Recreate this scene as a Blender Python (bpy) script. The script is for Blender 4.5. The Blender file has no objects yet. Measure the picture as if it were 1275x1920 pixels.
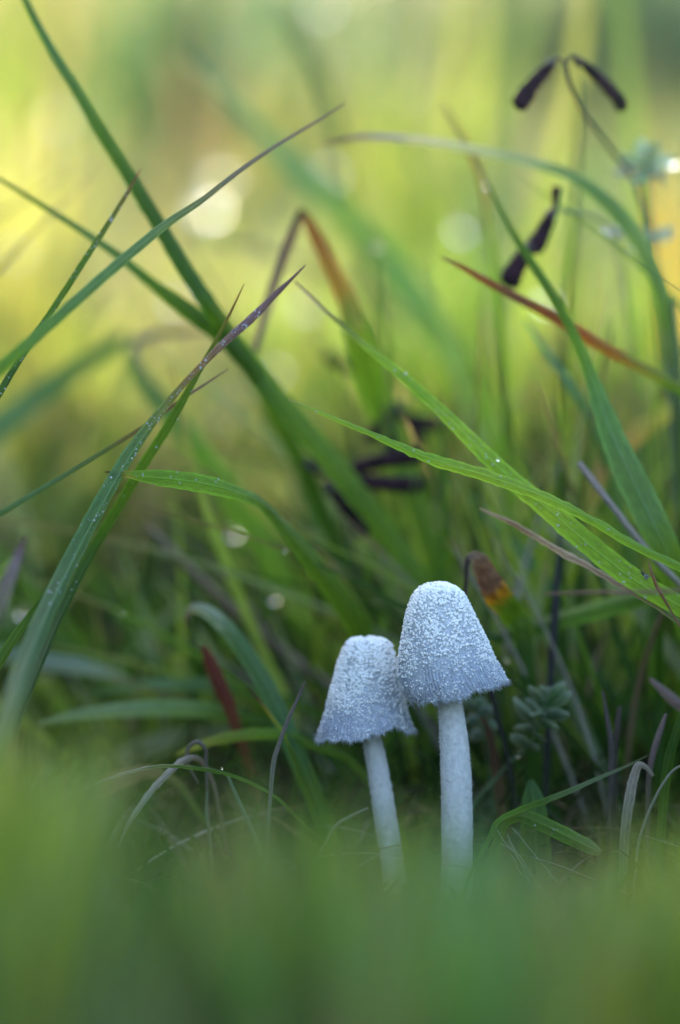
import bpy, bmesh, math, random
import numpy as np
from mathutils import Vector, noise

random.seed(7)
RNG = np.random.default_rng(11)
S = 0.01                                    # everything below is written in centimetres
scene = bpy.context.scene
col = scene.collection
R = math.radians

# ------------------------------------------------------------------ camera
TILT, DIST, K = R(7.5), 68.0, 0.011         # look-down angle, focus distance (cm), cm per photo pixel at focus
FWD = np.array((0, math.cos(TILT), -math.sin(TILT)))
UP = np.array((0, math.sin(TILT), math.cos(TILT)))
RIGHT = np.array((1.0, 0, 0))
GROUND_ROW = 1672                           # photo row where the mushrooms meet the soil
CAM = -FWD * DIST
CAM[2] = DIST * math.sin(TILT) + (GROUND_ROW - 960) * K * math.cos(TILT)
CAM[0] = -(857 - 637.5) * K
cam_d = bpy.data.cameras.new('camera')
cam = bpy.data.objects.new('camera', cam_d); col.objects.link(cam)
cam.location = CAM * S
cam.rotation_euler = (math.pi / 2 - TILT, 0, 0)
cam_d.sensor_fit = 'VERTICAL'; cam_d.sensor_height = 36; cam_d.sensor_width = 24
cam_d.lens = 36 * DIST / (1920 * K)
cam_d.clip_start = 0.005; cam_d.clip_end = 400
cam_d.dof.use_dof = True
cam_d.dof.focus_distance = (DIST - 0.5) * S
cam_d.dof.aperture_fstop = cam_d.lens / 26.0      # a 26 mm entrance pupil
scene.camera = cam

def P(px, py, d=0.0):
    """photo pixel + distance behind the focal plane -> point in cm"""
    q = DIST + d
    return CAM + FWD * q + RIGHT * ((px - 637.5) * K * q / DIST) + UP * ((960 - py) * K * q / DIST)

# ------------------------------------------------------------------ sky, sun, exposure
SUN_EL, SUN_AZ = R(24), R(-40)              # azimuth measured from +Y towards +X
to_sun = Vector((math.sin(SUN_AZ) * math.cos(SUN_EL), math.cos(SUN_AZ) * math.cos(SUN_EL), math.sin(SUN_EL)))
world = bpy.data.worlds.new('World'); scene.world = world; world.use_nodes = True
wn = world.node_tree.nodes; wl = world.node_tree.links
sky = wn.new('ShaderNodeTexSky'); sky.sky_type = 'NISHITA'; sky.sun_disc = False
sky.air_density = 1.0; sky.dust_density = 2.0; sky.ozone_density = 0.5
sky.sun_elevation = SUN_EL; sky.sun_rotation = SUN_AZ
wl.new(sky.outputs[0], wn['Background'].inputs[0]); wn['Background'].inputs[1].default_value = 0.15
sun_d = bpy.data.lights.new('sun', 'SUN'); sun_d.energy = 2.0; sun_d.angle = R(0.6); sun_d.color = (1.0, 0.93, 0.80)
sun = bpy.data.objects.new('sun', sun_d); col.objects.link(sun)
sun.rotation_euler = to_sun.to_track_quat('Z', 'Y').to_euler(); sun.location = (-2, 2, 3)
vs = scene.view_settings
vs.view_transform = 'Standard'; vs.look = 'None'; vs.exposure = 2.42; vs.gamma = 1.0; vs.use_curve_mapping = False
scene.render.engine = 'CYCLES'
cy = scene.cycles
cy.use_denoising = True
cy.max_bounces = 8; cy.transparent_max_bounces = 8; cy.transmission_bounces = 6; cy.diffuse_bounces = 4
cy.sample_clamp_indirect = 20

# ------------------------------------------------------------------ materials
def new_mat(name):
    m = bpy.data.materials.new(name); m.use_nodes = True
    return m, m.node_tree.nodes, m.node_tree.links, m.node_tree.nodes['Principled BSDF']

def leaf_mat(name, trans=0.4, rough=0.48, spec=0.25, veins=True, tint=(1.25, 1.3, 0.55), mottled=0.25, vscale=120.0):
    m, n, l, b = new_mat(name)
    out = n['Material Output']
    at = n.new('ShaderNodeAttribute'); at.attribute_name = 'Col'
    co = n.new('ShaderNodeTexCoord')
    nz = n.new('ShaderNodeTexNoise'); nz.inputs['Scale'].default_value = vscale; nz.inputs['Detail'].default_value = 3
    if veins:
        u0 = n.new('ShaderNodeUVMap'); mp = n.new('ShaderNodeMapping'); mp.inputs['Scale'].default_value = (7.0, 1.6, 1.0)
        l.new(u0.outputs[0], mp.inputs['Vector']); l.new(mp.outputs[0], nz.inputs['Vector']); nz.inputs['Scale'].default_value = 1.0
        nz.inputs['Detail'].default_value = 5; nz.inputs['Roughness'].default_value = 0.65
    else:
        l.new(co.outputs['Object'], nz.inputs['Vector'])
    mr = n.new('ShaderNodeMapRange'); mr.inputs['From Min'].default_value = 0.3; mr.inputs['From Max'].default_value = 0.7
    mr.inputs['To Min'].default_value = 1 - mottled; mr.inputs['To Max'].default_value = 1 + mottled
    l.new(nz.outputs['Fac'], mr.inputs['Value'])
    vm = n.new('ShaderNodeVectorMath'); vm.operation = 'SCALE'
    l.new(at.outputs['Color'], vm.inputs[0]); l.new(mr.outputs[0], vm.inputs['Scale'])
    src = vm.outputs[0]
    if veins:
        uv = n.new('ShaderNodeUVMap'); sp = n.new('ShaderNodeSeparateXYZ'); l.new(uv.outputs[0], sp.inputs[0])
        mu = n.new('ShaderNodeMath'); mu.operation = 'MULTIPLY'; mu.inputs[1].default_value = 2 * math.pi * 11
        l.new(sp.outputs['X'], mu.inputs[0])
        si = n.new('ShaderNodeMath'); si.operation = 'SINE'; l.new(mu.outputs[0], si.inputs[0])
        v2 = n.new('ShaderNodeMapRange'); v2.inputs['From Min'].default_value = -1
        v2.inputs['To Min'].default_value = 0.86; v2.inputs['To Max'].default_value = 1.1
        l.new(si.outputs[0], v2.inputs['Value'])
        vm2 = n.new('ShaderNodeVectorMath'); vm2.operation = 'SCALE'
        l.new(src, vm2.inputs[0]); l.new(v2.outputs[0], vm2.inputs['Scale']); src = vm2.outputs[0]
        bp = n.new('ShaderNodeBump'); bp.inputs['Strength'].default_value = 0.5; bp.inputs['Distance'].default_value = 0.00012
        ad = n.new('ShaderNodeMath'); ad.operation = 'MULTIPLY_ADD'; ad.inputs[1].default_value = 1.6
        l.new(nz.outputs['Fac'], ad.inputs[0]); l.new(si.outputs[0], ad.inputs[2])
        l.new(ad.outputs[0], bp.inputs['Height']); l.new(bp.outputs[0], b.inputs['Normal'])
    if veins:
        mp2 = n.new('ShaderNodeMapping'); mp2.inputs['Scale'].default_value = (2.4, 2.2, 1.0); l.new(u0.outputs[0], mp2.inputs['Vector'])
        sp_ = n.new('ShaderNodeTexNoise'); sp_.inputs['Scale'].default_value = 1.0; sp_.inputs['Detail'].default_value = 6; sp_.inputs['Roughness'].default_value = 0.7
        l.new(mp2.outputs[0], sp_.inputs['Vector'])
        th = n.new('ShaderNodeMapRange'); th.inputs['From Min'].default_value = 0.66; th.inputs['From Max'].default_value = 0.74; th.inputs['To Max'].default_value = 0.8
        l.new(sp_.outputs['Fac'], th.inputs['Value'])
        bl = n.new('ShaderNodeMix'); bl.data_type = 'RGBA'; bl.inputs[7].default_value = (.16, .10, .035, 1)
        l.new(th.outputs[0], bl.inputs[0]); l.new(src, bl.inputs[6]); src = bl.outputs[2]
    l.new(src, b.inputs['Base Color'])
    b.inputs['Roughness'].default_value = rough; b.inputs['Specular IOR Level'].default_value = spec
    tr = n.new('ShaderNodeBsdfTranslucent')
    tn = n.new('ShaderNodeVectorMath'); tn.operation = 'MULTIPLY'; tn.inputs[1].default_value = tint
    l.new(src, tn.inputs[0]); l.new(tn.outputs[0], tr.inputs['Color'])
    mx = n.new('ShaderNodeMixShader'); mx.inputs[0].default_value = trans
    l.new(b.outputs[0], mx.inputs[1]); l.new(tr.outputs[0], mx.inputs[2]); l.new(mx.outputs[0], out.inputs['Surface'])
    return m

def plain_mat(name, colr, rough=0.6, spec=0.3, nscale=0, namp=0.2, bump=0.0, **kw):
    m, n, l, b = new_mat(name)
    b.inputs['Base Color'].default_value = (*colr, 1); b.inputs['Roughness'].default_value = rough
    b.inputs['Specular IOR Level'].default_value = spec
    if nscale:
        co = n.new('ShaderNodeTexCoord'); nz = n.new('ShaderNodeTexNoise'); nz.inputs['Scale'].default_value = nscale
        nz.inputs['Detail'].default_value = 5
        l.new(co.outputs['Object'], nz.inputs['Vector'])
        cr = n.new('ShaderNodeValToRGB')
        cr.color_ramp.elements[0].position = 0.3; cr.color_ramp.elements[1].position = 0.72
        cr.color_ramp.elements[0].color = (*[c * (1 - namp) for c in colr], 1)
        cr.color_ramp.elements[1].color = (*[c * (1 + namp) for c in colr], 1)
        l.new(nz.outputs['Fac'], cr.inputs[0]); l.new(cr.outputs[0], b.inputs['Base Color'])
        if bump:
            bp = n.new('ShaderNodeBump'); bp.inputs['Strength'].default_value = 0.7; bp.inputs['Distance'].default_value = bump
            l.new(nz.outputs['Fac'], bp.inputs['Height']); l.new(bp.outputs[0], b.inputs['Normal'])
    for k, v in kw.items():
        b.inputs[k].default_value = v
    return m

M = {}
M['leaf'] = leaf_mat('fresh_blade')
M['dry'] = leaf_mat('dry_blade', trans=0.18, rough=0.6, spec=0.3, tint=(1.1, 0.9, 0.6), mottled=0.4, vscale=260)
M['rib'] = leaf_mat('pale_rib', trans=0.0, rough=0.5, spec=0.4)
M['mass'] = leaf_mat('grass_mass', trans=0.58, rough=0.42, spec=0.3, veins=False, vscale=40, mottled=0.3, tint=(1.18, 1.2, 0.95))
M['floor'] = leaf_mat('shade_dulled_grass', trans=0.35, rough=0.7, spec=0.06, veins=False, vscale=40, mottled=0.4, tint=(1.2, 1.25, 0.7))  # duller copy of the grass mass, deep shade put into the material
M['litter'] = leaf_mat('dry_litter', trans=0.1, rough=0.8, spec=0.06, veins=False, tint=(1.1, .9, .7), mottled=0.4, vscale=200)
M['fuzzleaf'] = leaf_mat('downy_leaf', trans=0.2, rough=0.7, spec=0.3, veins=False, tint=(1.1, 1.2, 0.7), vscale=300)
M['soil'] = plain_mat('soil', (0.022, 0.016, 0.013), 0.98, 0.03, nscale=160, namp=0.6, bump=0.002)
M['pod'] = plain_mat('pod_skin', (0.024, 0.010, 0.015), 0.55, 0.12, nscale=420, namp=0.9, bump=0.0006)
M['stalk'] = plain_mat('dark_stalk', (0.04, 0.03, 0.03), 0.6, 0.3, nscale=200, namp=0.4)
M['greystalk'] = plain_mat('green_stalk', (0.10, 0.16, 0.08), 0.6, 0.3, nscale=200, namp=0.3)
M['insect'] = plain_mat('insect_shell', (0.008, 0.008, 0.010), 0.3, 0.5)
M['wing'] = plain_mat('insect_wing', (0.10, 0.10, 0.12), 0.2, 0.5)
M['water'] = plain_mat('water_drop', (1, 1, 1), 0.03, 0.5, **{'Transmission Weight': 1.0, 'IOR': 1.333})
M['dew'] = plain_mat('dew_bead', (0.92, 0.96, 1.0), 0.08, 0.6, **{'Transmission Weight': 0.65, 'IOR': 1.333})
M['wetdrop'] = plain_mat('sunlit_drop', (1, 1, 1), 0.2, 0.5, **{'Transmission Weight': 1.0, 'IOR': 1.333})
M['bark'] = plain_mat('shrub_bark', (0.12, 0.09, 0.06), 0.85, 0.2, nscale=80, namp=0.4, bump=0.002)
M['grain'] = plain_mat('sugary_grain', (0.88, 0.89, 0.89), 0.25, 0.6)
M['fringe'] = plain_mat('veil_fringe', (0.58, 0.62, 0.69), 0.5, 0.4)
M['stem'] = plain_mat('mushroom_stem', (0.74, 0.74, 0.73), 0.6, 0.3, nscale=900, namp=0.16, bump=0.0004,
                      **{'Subsurface Weight': 0.35, 'Subsurface Scale': 0.003, 'Subsurface Radius': (1, .8, .6)})
M['gill'] = plain_mat('mushroom_gill', (0.16, 0.15, 0.17), 0.8, 0.2)
def cap_material():
    m, n, l, b = new_mat('mushroom_cap')
    at = n.new('ShaderNodeAttribute'); at.attribute_name = 'Col'
    co = n.new('ShaderNodeTexCoord'); nz = n.new('ShaderNodeTexNoise'); nz.inputs['Scale'].default_value = 900; nz.inputs['Detail'].default_value = 4
    l.new(co.outputs['Object'], nz.inputs['Vector'])
    mr = n.new('ShaderNodeMapRange'); mr.inputs['From Min'].default_value = 0.3; mr.inputs['From Max'].default_value = 0.7
    mr.inputs['To Min'].default_value = 0.75; mr.inputs['To Max'].default_value = 1.2
    l.new(nz.outputs['Fac'], mr.inputs['Value'])
    vm = n.new('ShaderNodeVectorMath'); vm.operation = 'SCALE'
    l.new(at.outputs['Color'], vm.inputs[0]); l.new(mr.outputs[0], vm.inputs['Scale']); l.new(vm.outputs[0], b.inputs['Base Color'])
    bp = n.new('ShaderNodeBump'); bp.inputs['Strength'].default_value = 0.8; bp.inputs['Distance'].default_value = 0.0002
    l.new(nz.outputs['Fac'], bp.inputs['Height']); l.new(bp.outputs[0], b.inputs['Normal'])
    b.inputs['Roughness'].default_value = 0.5
    return m
M['cap'] = cap_material()

# ------------------------------------------------------------------ object helpers
def tag(o, label=None, cat=None, group=None, kind=None):
    if label: o['label'] = label
    if cat: o['category'] = cat
    if group: o['group'] = group
    if kind: o['kind'] = kind
    return o

def link(o, parent=None):
    col.objects.link(o)
    if parent is not None: o.parent = parent
    return o

def empty(name, base):
    o = bpy.data.objects.new(name, None); o.empty_display_size = 0.005
    o.location = Vector(base) * S
    return link(o)

def mesh_obj(name, v, f, mat, parent=None, origin=(0, 0, 0), cols=None, uvs=None, smooth=True):
    """v: (n,3) in cm, world; origin: the point (cm) the mesh is stored relative to"""
    v = (np.asarray(v, dtype=np.float64) - np.asarray(origin)) * S
    me = bpy.data.meshes.new(name)
    if isinstance(f, np.ndarray):
        nf, k = f.shape
        me.vertices.add(len(v)); me.vertices.foreach_set('co', v.ravel())
        me.loops.add(nf * k); me.loops.foreach_set('vertex_index', f.ravel().astype(np.int32))
        me.polygons.add(nf); me.polygons.foreach_set('loop_start', np.arange(nf, dtype=np.int32) * k)
        me.update(calc_edges=True)
    else:
        me.from_pydata(v.tolist(), [], f)
    if smooth:
        me.polygons.foreach_set('use_smooth', np.ones(len(me.polygons), dtype=bool))
    if cols is not None:
        a = me.color_attributes.new('Col', 'FLOAT_COLOR', 'POINT')
        c4 = np.ones((len(v), 4)); c4[:, :3] = cols
        a.data.foreach_set('color', c4.ravel())
    if uvs is not None:
        ul = me.uv_layers.new(name='UVMap')
        idx = np.zeros(len(me.loops), dtype=np.int32); me.loops.foreach_get('vertex_index', idx)
        ul.data.foreach_set('uv', np.asarray(uvs)[idx].ravel())
    me.materials.append(M[mat] if isinstance(mat, str) else mat)
    me.update()
    o = bpy.data.objects.new(name, me)
    if parent is None: o.location = Vector(origin) * S
    return link(o, parent)

def nrm(a): return a / (np.linalg.norm(a) + 1e-12)

def spline(V, per=8):
    """Catmull-Rom through V; returns points and the fractional control index of each"""
    V = np.asarray(V, float); n = len(V)
    E = np.vstack((2 * V[0] - V[1], V, 2 * V[-1] - V[-2]))
    pts, ts = [], []
    for i in range(n - 1):
        p0, p1, p2, p3 = E[i:i + 4]
        for s in np.arange(per) / per:
            pts.append(0.5 * (2 * p1 + (p2 - p0) * s + (2 * p0 - 5 * p1 + 4 * p2 - p3) * s * s + (3 * p1 - p0 - 3 * p2 + p3) * s ** 3))
            ts.append(i + s)
    pts.append(V[-1]); ts.append(n - 1)
    return np.array(pts), np.array(ts)

def lerp_list(vals, x, n):
    """vals spread evenly over 0..n-1 -> value at x"""
    vals = np.asarray(vals, float)
    if len(vals) == 1: return np.repeat(vals[:1], len(x), axis=0)
    xs = np.linspace(0, n - 1, len(vals))
    if vals.ndim == 1: return np.interp(x, xs, vals)
    return np.stack([np.interp(x, xs, vals[:, k]) for k in range(vals.shape[1])], axis=1)

def to_ground(V, droop=0.07, step=0.8, zend=-0.25):
    """carry a path on from its last point, bending down until it enters the soil"""
    d = nrm(V[-1] - V[-2]); p = V[-1].copy(); out = []
    for _ in range(90):
        if p[2] <= zend: break
        p = p + d * step
        d = nrm(d * (1 - droop) + np.array((0, 0, -1.0)) * droop)
        out.append(p.copy())
    return out[::2] + [out[-1]] if len(out) > 2 else out

ICO = {}
def ico(sub):
    if sub not in ICO:
        bm = bmesh.new(); bmesh.ops.create_icosphere(bm, subdivisions=sub, radius=1)
        ICO[sub] = (np.array([v.co[:] for v in bm.verts]), np.array([[v.index for v in f.verts] for f in bm.faces]))
        bm.free()
    return ICO[sub]

def scatter(sub, pos, rad, normals=None, squash=1.0):
    """balls of radius rad at pos, optionally flattened along their normals"""
    tv, tf = ico(sub)
    pos = np.asarray(pos, float); rad = np.asarray(rad, float)
    B = np.repeat(tv[None], len(pos), axis=0)
    if normals is not None and squash != 1.0:
        d = np.einsum('nvk,nk->nv', B, normals)
        B = B + (squash - 1) * d[:, :, None] * normals[:, None, :]
    v = (B * rad[:, None, None] + pos[:, None, :]).reshape(-1, 3)
    f = (tf[None] + (np.arange(len(pos)) * len(tv))[:, None, None]).reshape(-1, 3)
    return v, f

def tube(pts, rad, sides=8, cap=True):
    pts = np.asarray(pts, float); n = len(pts)
    rad = np.broadcast_to(np.asarray(rad, float), (n,))
    tan = np.gradient(pts, axis=0); tan /= np.linalg.norm(tan, axis=1)[:, None] + 1e-12
    ref = nrm(np.cross(tan[0], (0.31, 0.9, 0.29)))
    v = []
    for i in range(n):
        ref = nrm(ref - tan[i] * np.dot(ref, tan[i])); b = np.cross(tan[i], ref)
        for k in range(sides):
            a = 2 * math.pi * k / sides
            v.append(pts[i] + rad[i] * (ref * math.cos(a) + b * math.sin(a)))
    f = []
    for i in range(n - 1):
        for k in range(sides):
            f.append((i * sides + k, i * sides + (k + 1) % sides, (i + 1) * sides + (k + 1) % sides, (i + 1) * sides + k))
    if cap:
        f.append(tuple(range(sides))[::-1]); f.append(tuple((n - 1) * sides + k for k in range(sides)))
    return np.array(v), f

# colours (linear base colours of the things themselves)
GREEN = (0.070, 0.145, 0.015); FRESH = (0.115, 0.235, 0.024); DEEP = (0.030, 0.080, 0.010)
TEAL = (0.072, 0.150, 0.056); GREY = (0.150, 0.200, 0.130); YEL = (0.34, 0.34, 0.08); LIME = (0.19, 0.285, 0.04)
TAN = (0.26, 0.17, 0.095); BROWN = (0.12, 0.06, 0.025); RUST = (0.23, 0.070, 0.014); PURP = (0.135, 0.080, 0.082)
PALE = (0.34, 0.31, 0.26); DARK = (0.035, 0.022, 0.024); STRAW = (0.36, 0.28, 0.14)

# ================================================================== setting: ground
def build_ground():
    xs = np.unique(np.concatenate((np.linspace(-30, 30, 100), np.sign(np.linspace(-1, 1, 61)) * np.abs(np.linspace(-1, 1, 61)) ** 3 * 12000)))
    ys = np.unique(np.concatenate((np.linspace(-70, 80, 150), np.sign(np.linspace(-1, 1, 61)) * np.abs(np.linspace(-1, 1, 61)) ** 3 * 12000)))
    X, Y = np.meshgrid(xs, ys)
    Z = np.array([noise.noise((x * .35, y * .35, 0)) * 0.25 + noise.noise((x * 1.3, y * 1.3, 4)) * 0.12 if abs(x) < 60 and abs(y) < 120 else 0.0
                  for x, y in zip(X.ravel(), Y.ravel())]) - 0.15
    v = np.stack((X.ravel(), Y.ravel(), Z), axis=1)
    nx, ny = len(xs), len(ys)
    i = np.arange(nx * ny).reshape(ny, nx)
    f = np.stack((i[:-1, :-1], i[:-1, 1:], i[1:, 1:], i[1:, :-1]), axis=-1).reshape(-1, 4)
    tag(mesh_obj('ground', v, f, 'soil'), kind='structure')
build_ground()

# ================================================================== masses of grass nobody could count
def grass_mass(name, label, cat, roots, height, width, lean, curl, palette, mat='mass', segs=6, seed=1, tips=None, tipmix=0.5, pick=None):
    """roots (n,3); height, width, lean, curl arrays (n); each blade a creased, tapering strip"""
    g = np.random.default_rng(seed); n = len(roots)
    az = g.uniform(0, 2 * math.pi, n); face = az + math.pi / 2 + g.normal(0, 0.5, n)
    t = np.linspace(0, 1, segs + 1)
    h = height[:, None]
    out = lean[:, None] * t + curl[:, None] * t ** 2.4
    up = np.clip(t - 0.30 * (curl[:, None]) * t ** 3, 0, None)
    dx = np.cos(az)[:, None] * out * h; dy = np.sin(az)[:, None] * out * h
    cx = roots[:, 0:1] + dx; cyy = roots[:, 1:2] + dy; cz = roots[:, 2:3] + up * h
    w = width[:, None] * np.clip(np.minimum(0.55 + t * 1.2, 1.0) * (1 - t ** 2.2), 0.02, None)[None] * 0.5
    sx = np.cos(face)[:, None] * w; sy = np.sin(face)[:, None] * w
    nx_ = -np.sin(face)[:, None] * w * 0.45; ny_ = np.cos(face)[:, None] * w * 0.45
    L = np.stack((cx - sx + nx_, cyy - sy + ny_, cz), -1); C = np.stack((cx, cyy, cz), -1); Rr = np.stack((cx + sx + nx_, cyy + sy + ny_, cz), -1)
    v = np.stack((L, C, Rr), axis=2).reshape(n, -1, 3)
    k = 3 * (segs + 1)
    tf = []
    for i in range(segs):
        a = 3 * i
        tf += [(a, a + 1, a + 4, a + 3), (a + 1, a + 2, a + 5, a + 4)]
    f = (np.array(tf)[None] + (np.arange(n) * k)[:, None, None]).reshape(-1, 4)
    pal = np.asarray(palette, float)
    c = pal[pick if pick is not None else g.integers(0, len(pal), n)] * g.uniform(0.75, 1.25, (n, 1))
    cc = np.repeat(c[:, None, :], k, axis=1)
    if tips is not None:
        tt = np.repeat(t, 3)[None, :, None] ** 3 * (g.random((n, 1, 1)) < tipmix)
        cc = cc * (1 - tt) + np.asarray(tips) * tt
    o = mesh_obj(name, v.reshape(-1, 3), f, mat, cols=cc.reshape(-1, 3))
    return tag(o, label, cat, kind='stuff')

def field(n, x0, x1, y0, y1, g):
    """positions inside the wedge the lens can see, widened"""
    y = np.sqrt(g.uniform((y0 + 68) ** 2, (y1 + 68) ** 2, n)) - 68 if y0 > -60 else g.uniform(y0, y1, n)
    x = CAM[0] + g.uniform(x0, x1, n) * (y + 68) / 68
    return np.stack((x, y, np.full(n, -0.2)), axis=1)

g = np.random.default_rng(3)
# low turf round the mushrooms, gap shade put into its dark palette
n = 2600; r = field(n, -12, 12, -12, 26, g)
hh = g.uniform(1.0, 3.4, n); front = r[:, 1] < 2; hh[front] *= 0.5
near = (np.abs(r[:, 0] + 0.8) < 3.2) & (r[:, 1] < 1.5); hh[near] *= 0.4
grass_mass('turf', 'short green turf carpeting the soil round the mushrooms, deep shade put into its colour', 'turf', r, hh, g.uniform(0.12, 0.34, n),
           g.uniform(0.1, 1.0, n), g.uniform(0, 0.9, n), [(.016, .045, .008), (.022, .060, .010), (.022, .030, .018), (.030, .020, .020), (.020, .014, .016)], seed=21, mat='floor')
# stand behind the mushrooms, its shade deepened in the palette
n = 1500; r = field(n, -13, 13, 7, 34, g)
grass_mass('shaded_grass', 'dense green grass behind the mushrooms, its shade deepened by dark colours', 'grass', r, g.uniform(3.0, 8, n) * np.clip((r[:, 1] + 12) / 34, 0.4, 1.2) * np.interp(r[:, 0], [-12, -4, 4, 12], [.45, .6, 1.1, 1.35]),
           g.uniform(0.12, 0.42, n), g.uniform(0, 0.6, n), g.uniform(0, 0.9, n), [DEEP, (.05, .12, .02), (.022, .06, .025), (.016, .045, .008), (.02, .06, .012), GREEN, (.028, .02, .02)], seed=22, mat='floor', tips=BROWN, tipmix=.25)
# sunlit meadow
n = 6000; r = field(n, -20, 20, 30, 240, g)
grass_mass('meadow_thatch', 'low pale thatch of old and new grass in the sun', 'thatch', r, g.uniform(1.5, 4.5, n), g.uniform(0.3, 0.8, n),
           g.uniform(0.2, 1.2, n), g.uniform(0, 0.9, n), [(.28, .28, .15), STRAW, (.18, .25, .08), (.23, .25, .13), (.12, .2, .06)], seed=26)
n = 4600; r = field(n, -18, 18, 36, 170, g)
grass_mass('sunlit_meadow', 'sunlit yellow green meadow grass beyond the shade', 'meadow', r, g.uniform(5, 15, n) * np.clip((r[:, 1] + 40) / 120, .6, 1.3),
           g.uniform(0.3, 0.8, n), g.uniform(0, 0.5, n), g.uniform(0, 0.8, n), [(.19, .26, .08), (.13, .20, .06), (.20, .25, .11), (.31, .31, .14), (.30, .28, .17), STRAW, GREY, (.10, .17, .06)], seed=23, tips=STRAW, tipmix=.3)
# tall far meadow
n = 5600; r = field(n, -18, 18, 170, 760, g)
grass_mass('far_meadow', 'tall olive meadow grass far behind, lost in blur', 'meadow', r, g.uniform(20, 48, n) * np.clip(r[:, 1] / 420, .55, 1.25),
           g.uniform(0.9, 2.2, n), g.uniform(0, 0.35, n), g.uniform(0, 0.5, n), [(.13, .15, .09), (.11, .15, .06), (.10, .14, .09), (.22, .19, .12), (.16, .16, .10), (.09, .13, .08)], seed=24, tips=STRAW, tipmix=.4)
# unseen tall grass added at the sides and behind the camera, cuts sky light
n = 4200; y = g.uniform(-110, 34, n); x = g.uniform(9, 42, n) * np.where(g.random(n) < .5, -1, 1)
half = np.where(y > -60, 8.6 * (y + 68) / 68 + 4.5, 6.0); x = CAM[0] + np.sign(x) * (half + (np.abs(x) - 9))
y = np.where((np.abs(x - CAM[0]) < 10) & (y < -66), y, np.maximum(y, -64))
ok = x > -27; r = np.stack((x, y, np.full(n, -.2)), 1)[ok]; n = len(r)
grass_mass('added_side_grass', 'taller green grass added out of view along both sides to cut low sky light', 'grass', r, g.uniform(7, 19, n), g.uniform(0.3, 0.7, n),
           g.uniform(0, 0.35, n), g.uniform(0, 0.5, n), [DEEP, GREEN, TEAL, FRESH], seed=28, tips=STRAW, tipmix=.2)
# grass close in front of the lens
def foreground():
    g = np.random.default_rng(31)
    xs = [-200, 0, 90, 220, 320, 430, 560, 700, 830, 950, 1100, 1200, 1275, 1480]
    top = [1290, 1310, 1400, 1600, 1590, 1540, 1470, 1500, 1520, 1545, 1570, 1550, 1500, 1460]
    pal = [(.05, .11, .02), (.07, .15, .03), (.10, .23, .14), (.13, .28, .15), (.15, .27, .05), (.24, .33, .03), (.33, .38, .05), (.20, .21, .10), (.16, .24, .15), (.12, .26, .08)]
    R_, H_, W_, C_ = [], [], [], []
    def clump(q, cx, off, nb, spread, jit, ww):
        ci = int(np.clip((noise.noise((cx / 110, q / 9, 3.3)) * 1.25 + .5) * len(pal), 0, len(pal) - 1))
        for _ in range(nb):
            px = cx + g.normal(0, spread); row = np.interp(px, xs, top) + off + abs(g.normal(0, jit))
            t = P(px, row, q + g.normal(0, .8) - DIST); t[2] = max(t[2], .8)
            R_.append((t[0], t[1], -.2)); H_.append(t[2] + .2); W_.append(g.uniform(*ww)); C_.append(ci if g.random() < .85 else g.integers(0, len(pal)))
    for k in range(84):                     # tussocks: soft separate lumps
        clump(g.uniform(40, 57), g.uniform(-150, 1425), abs(g.normal(0, 170)) - 60, g.integers(10, 20), 30, 50, (.22, .5))
    for cx, off in ((-40, -40), (20, -60), (60, 0), (-90, 0), (110, 40), (560, -40), (600, 10), (1270, -30), (1310, 0), (330, 20), (30, 60), (-20, 30), (1090, 30), (450, 40), (850, -10), (800, 10), (910, 20), (730, 10)):
        clump(g.uniform(42, 52), cx, off, 16, 26, 50, (.25, .55))
    for k in range(12):                     # a few close to the lens
        clump(g.uniform(26, 36), g.uniform(-150, 1425), 230 + abs(g.normal(0, 120)), g.integers(8, 14), 50, 60, (.25, .5))
    n = len(R_)
    grass_mass('foreground_grass', 'soft green grass close in front, melted to a haze', 'grass', np.array(R_), np.array(H_), np.array(W_), g.uniform(.03, .22, n), g.uniform(0, .2, n),
               pal, seed=32, tips=STRAW, tipmix=.15, pick=np.array(C_))
foreground()
# flat dry litter on the soil
def litter():
    g = np.random.default_rng(41); n = 1000
    r = field(n, -11, 11, -9, 16, g); r[:, 2] = 0.02
    r[:, 2] += g.uniform(0, .25, n)
    ok = ~((np.abs(r[:, 0] + .8) < 2.4) & (r[:, 1] < 0.6)); r = r[ok]; n = len(r)
    grass_mass('dry_litter', 'tangle of dead brown grass bits lying on the soil', 'litter', r, g.uniform(0.4, 1.5, n), g.uniform(0.05, 0.16, n),
               g.uniform(1.2, 2.2, n), g.uniform(0.6, 1.6, n), [TAN, BROWN, DARK, DARK, PURP, PALE, (.03, .02, .02)], mat='litter', seed=42)
litter()

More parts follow.
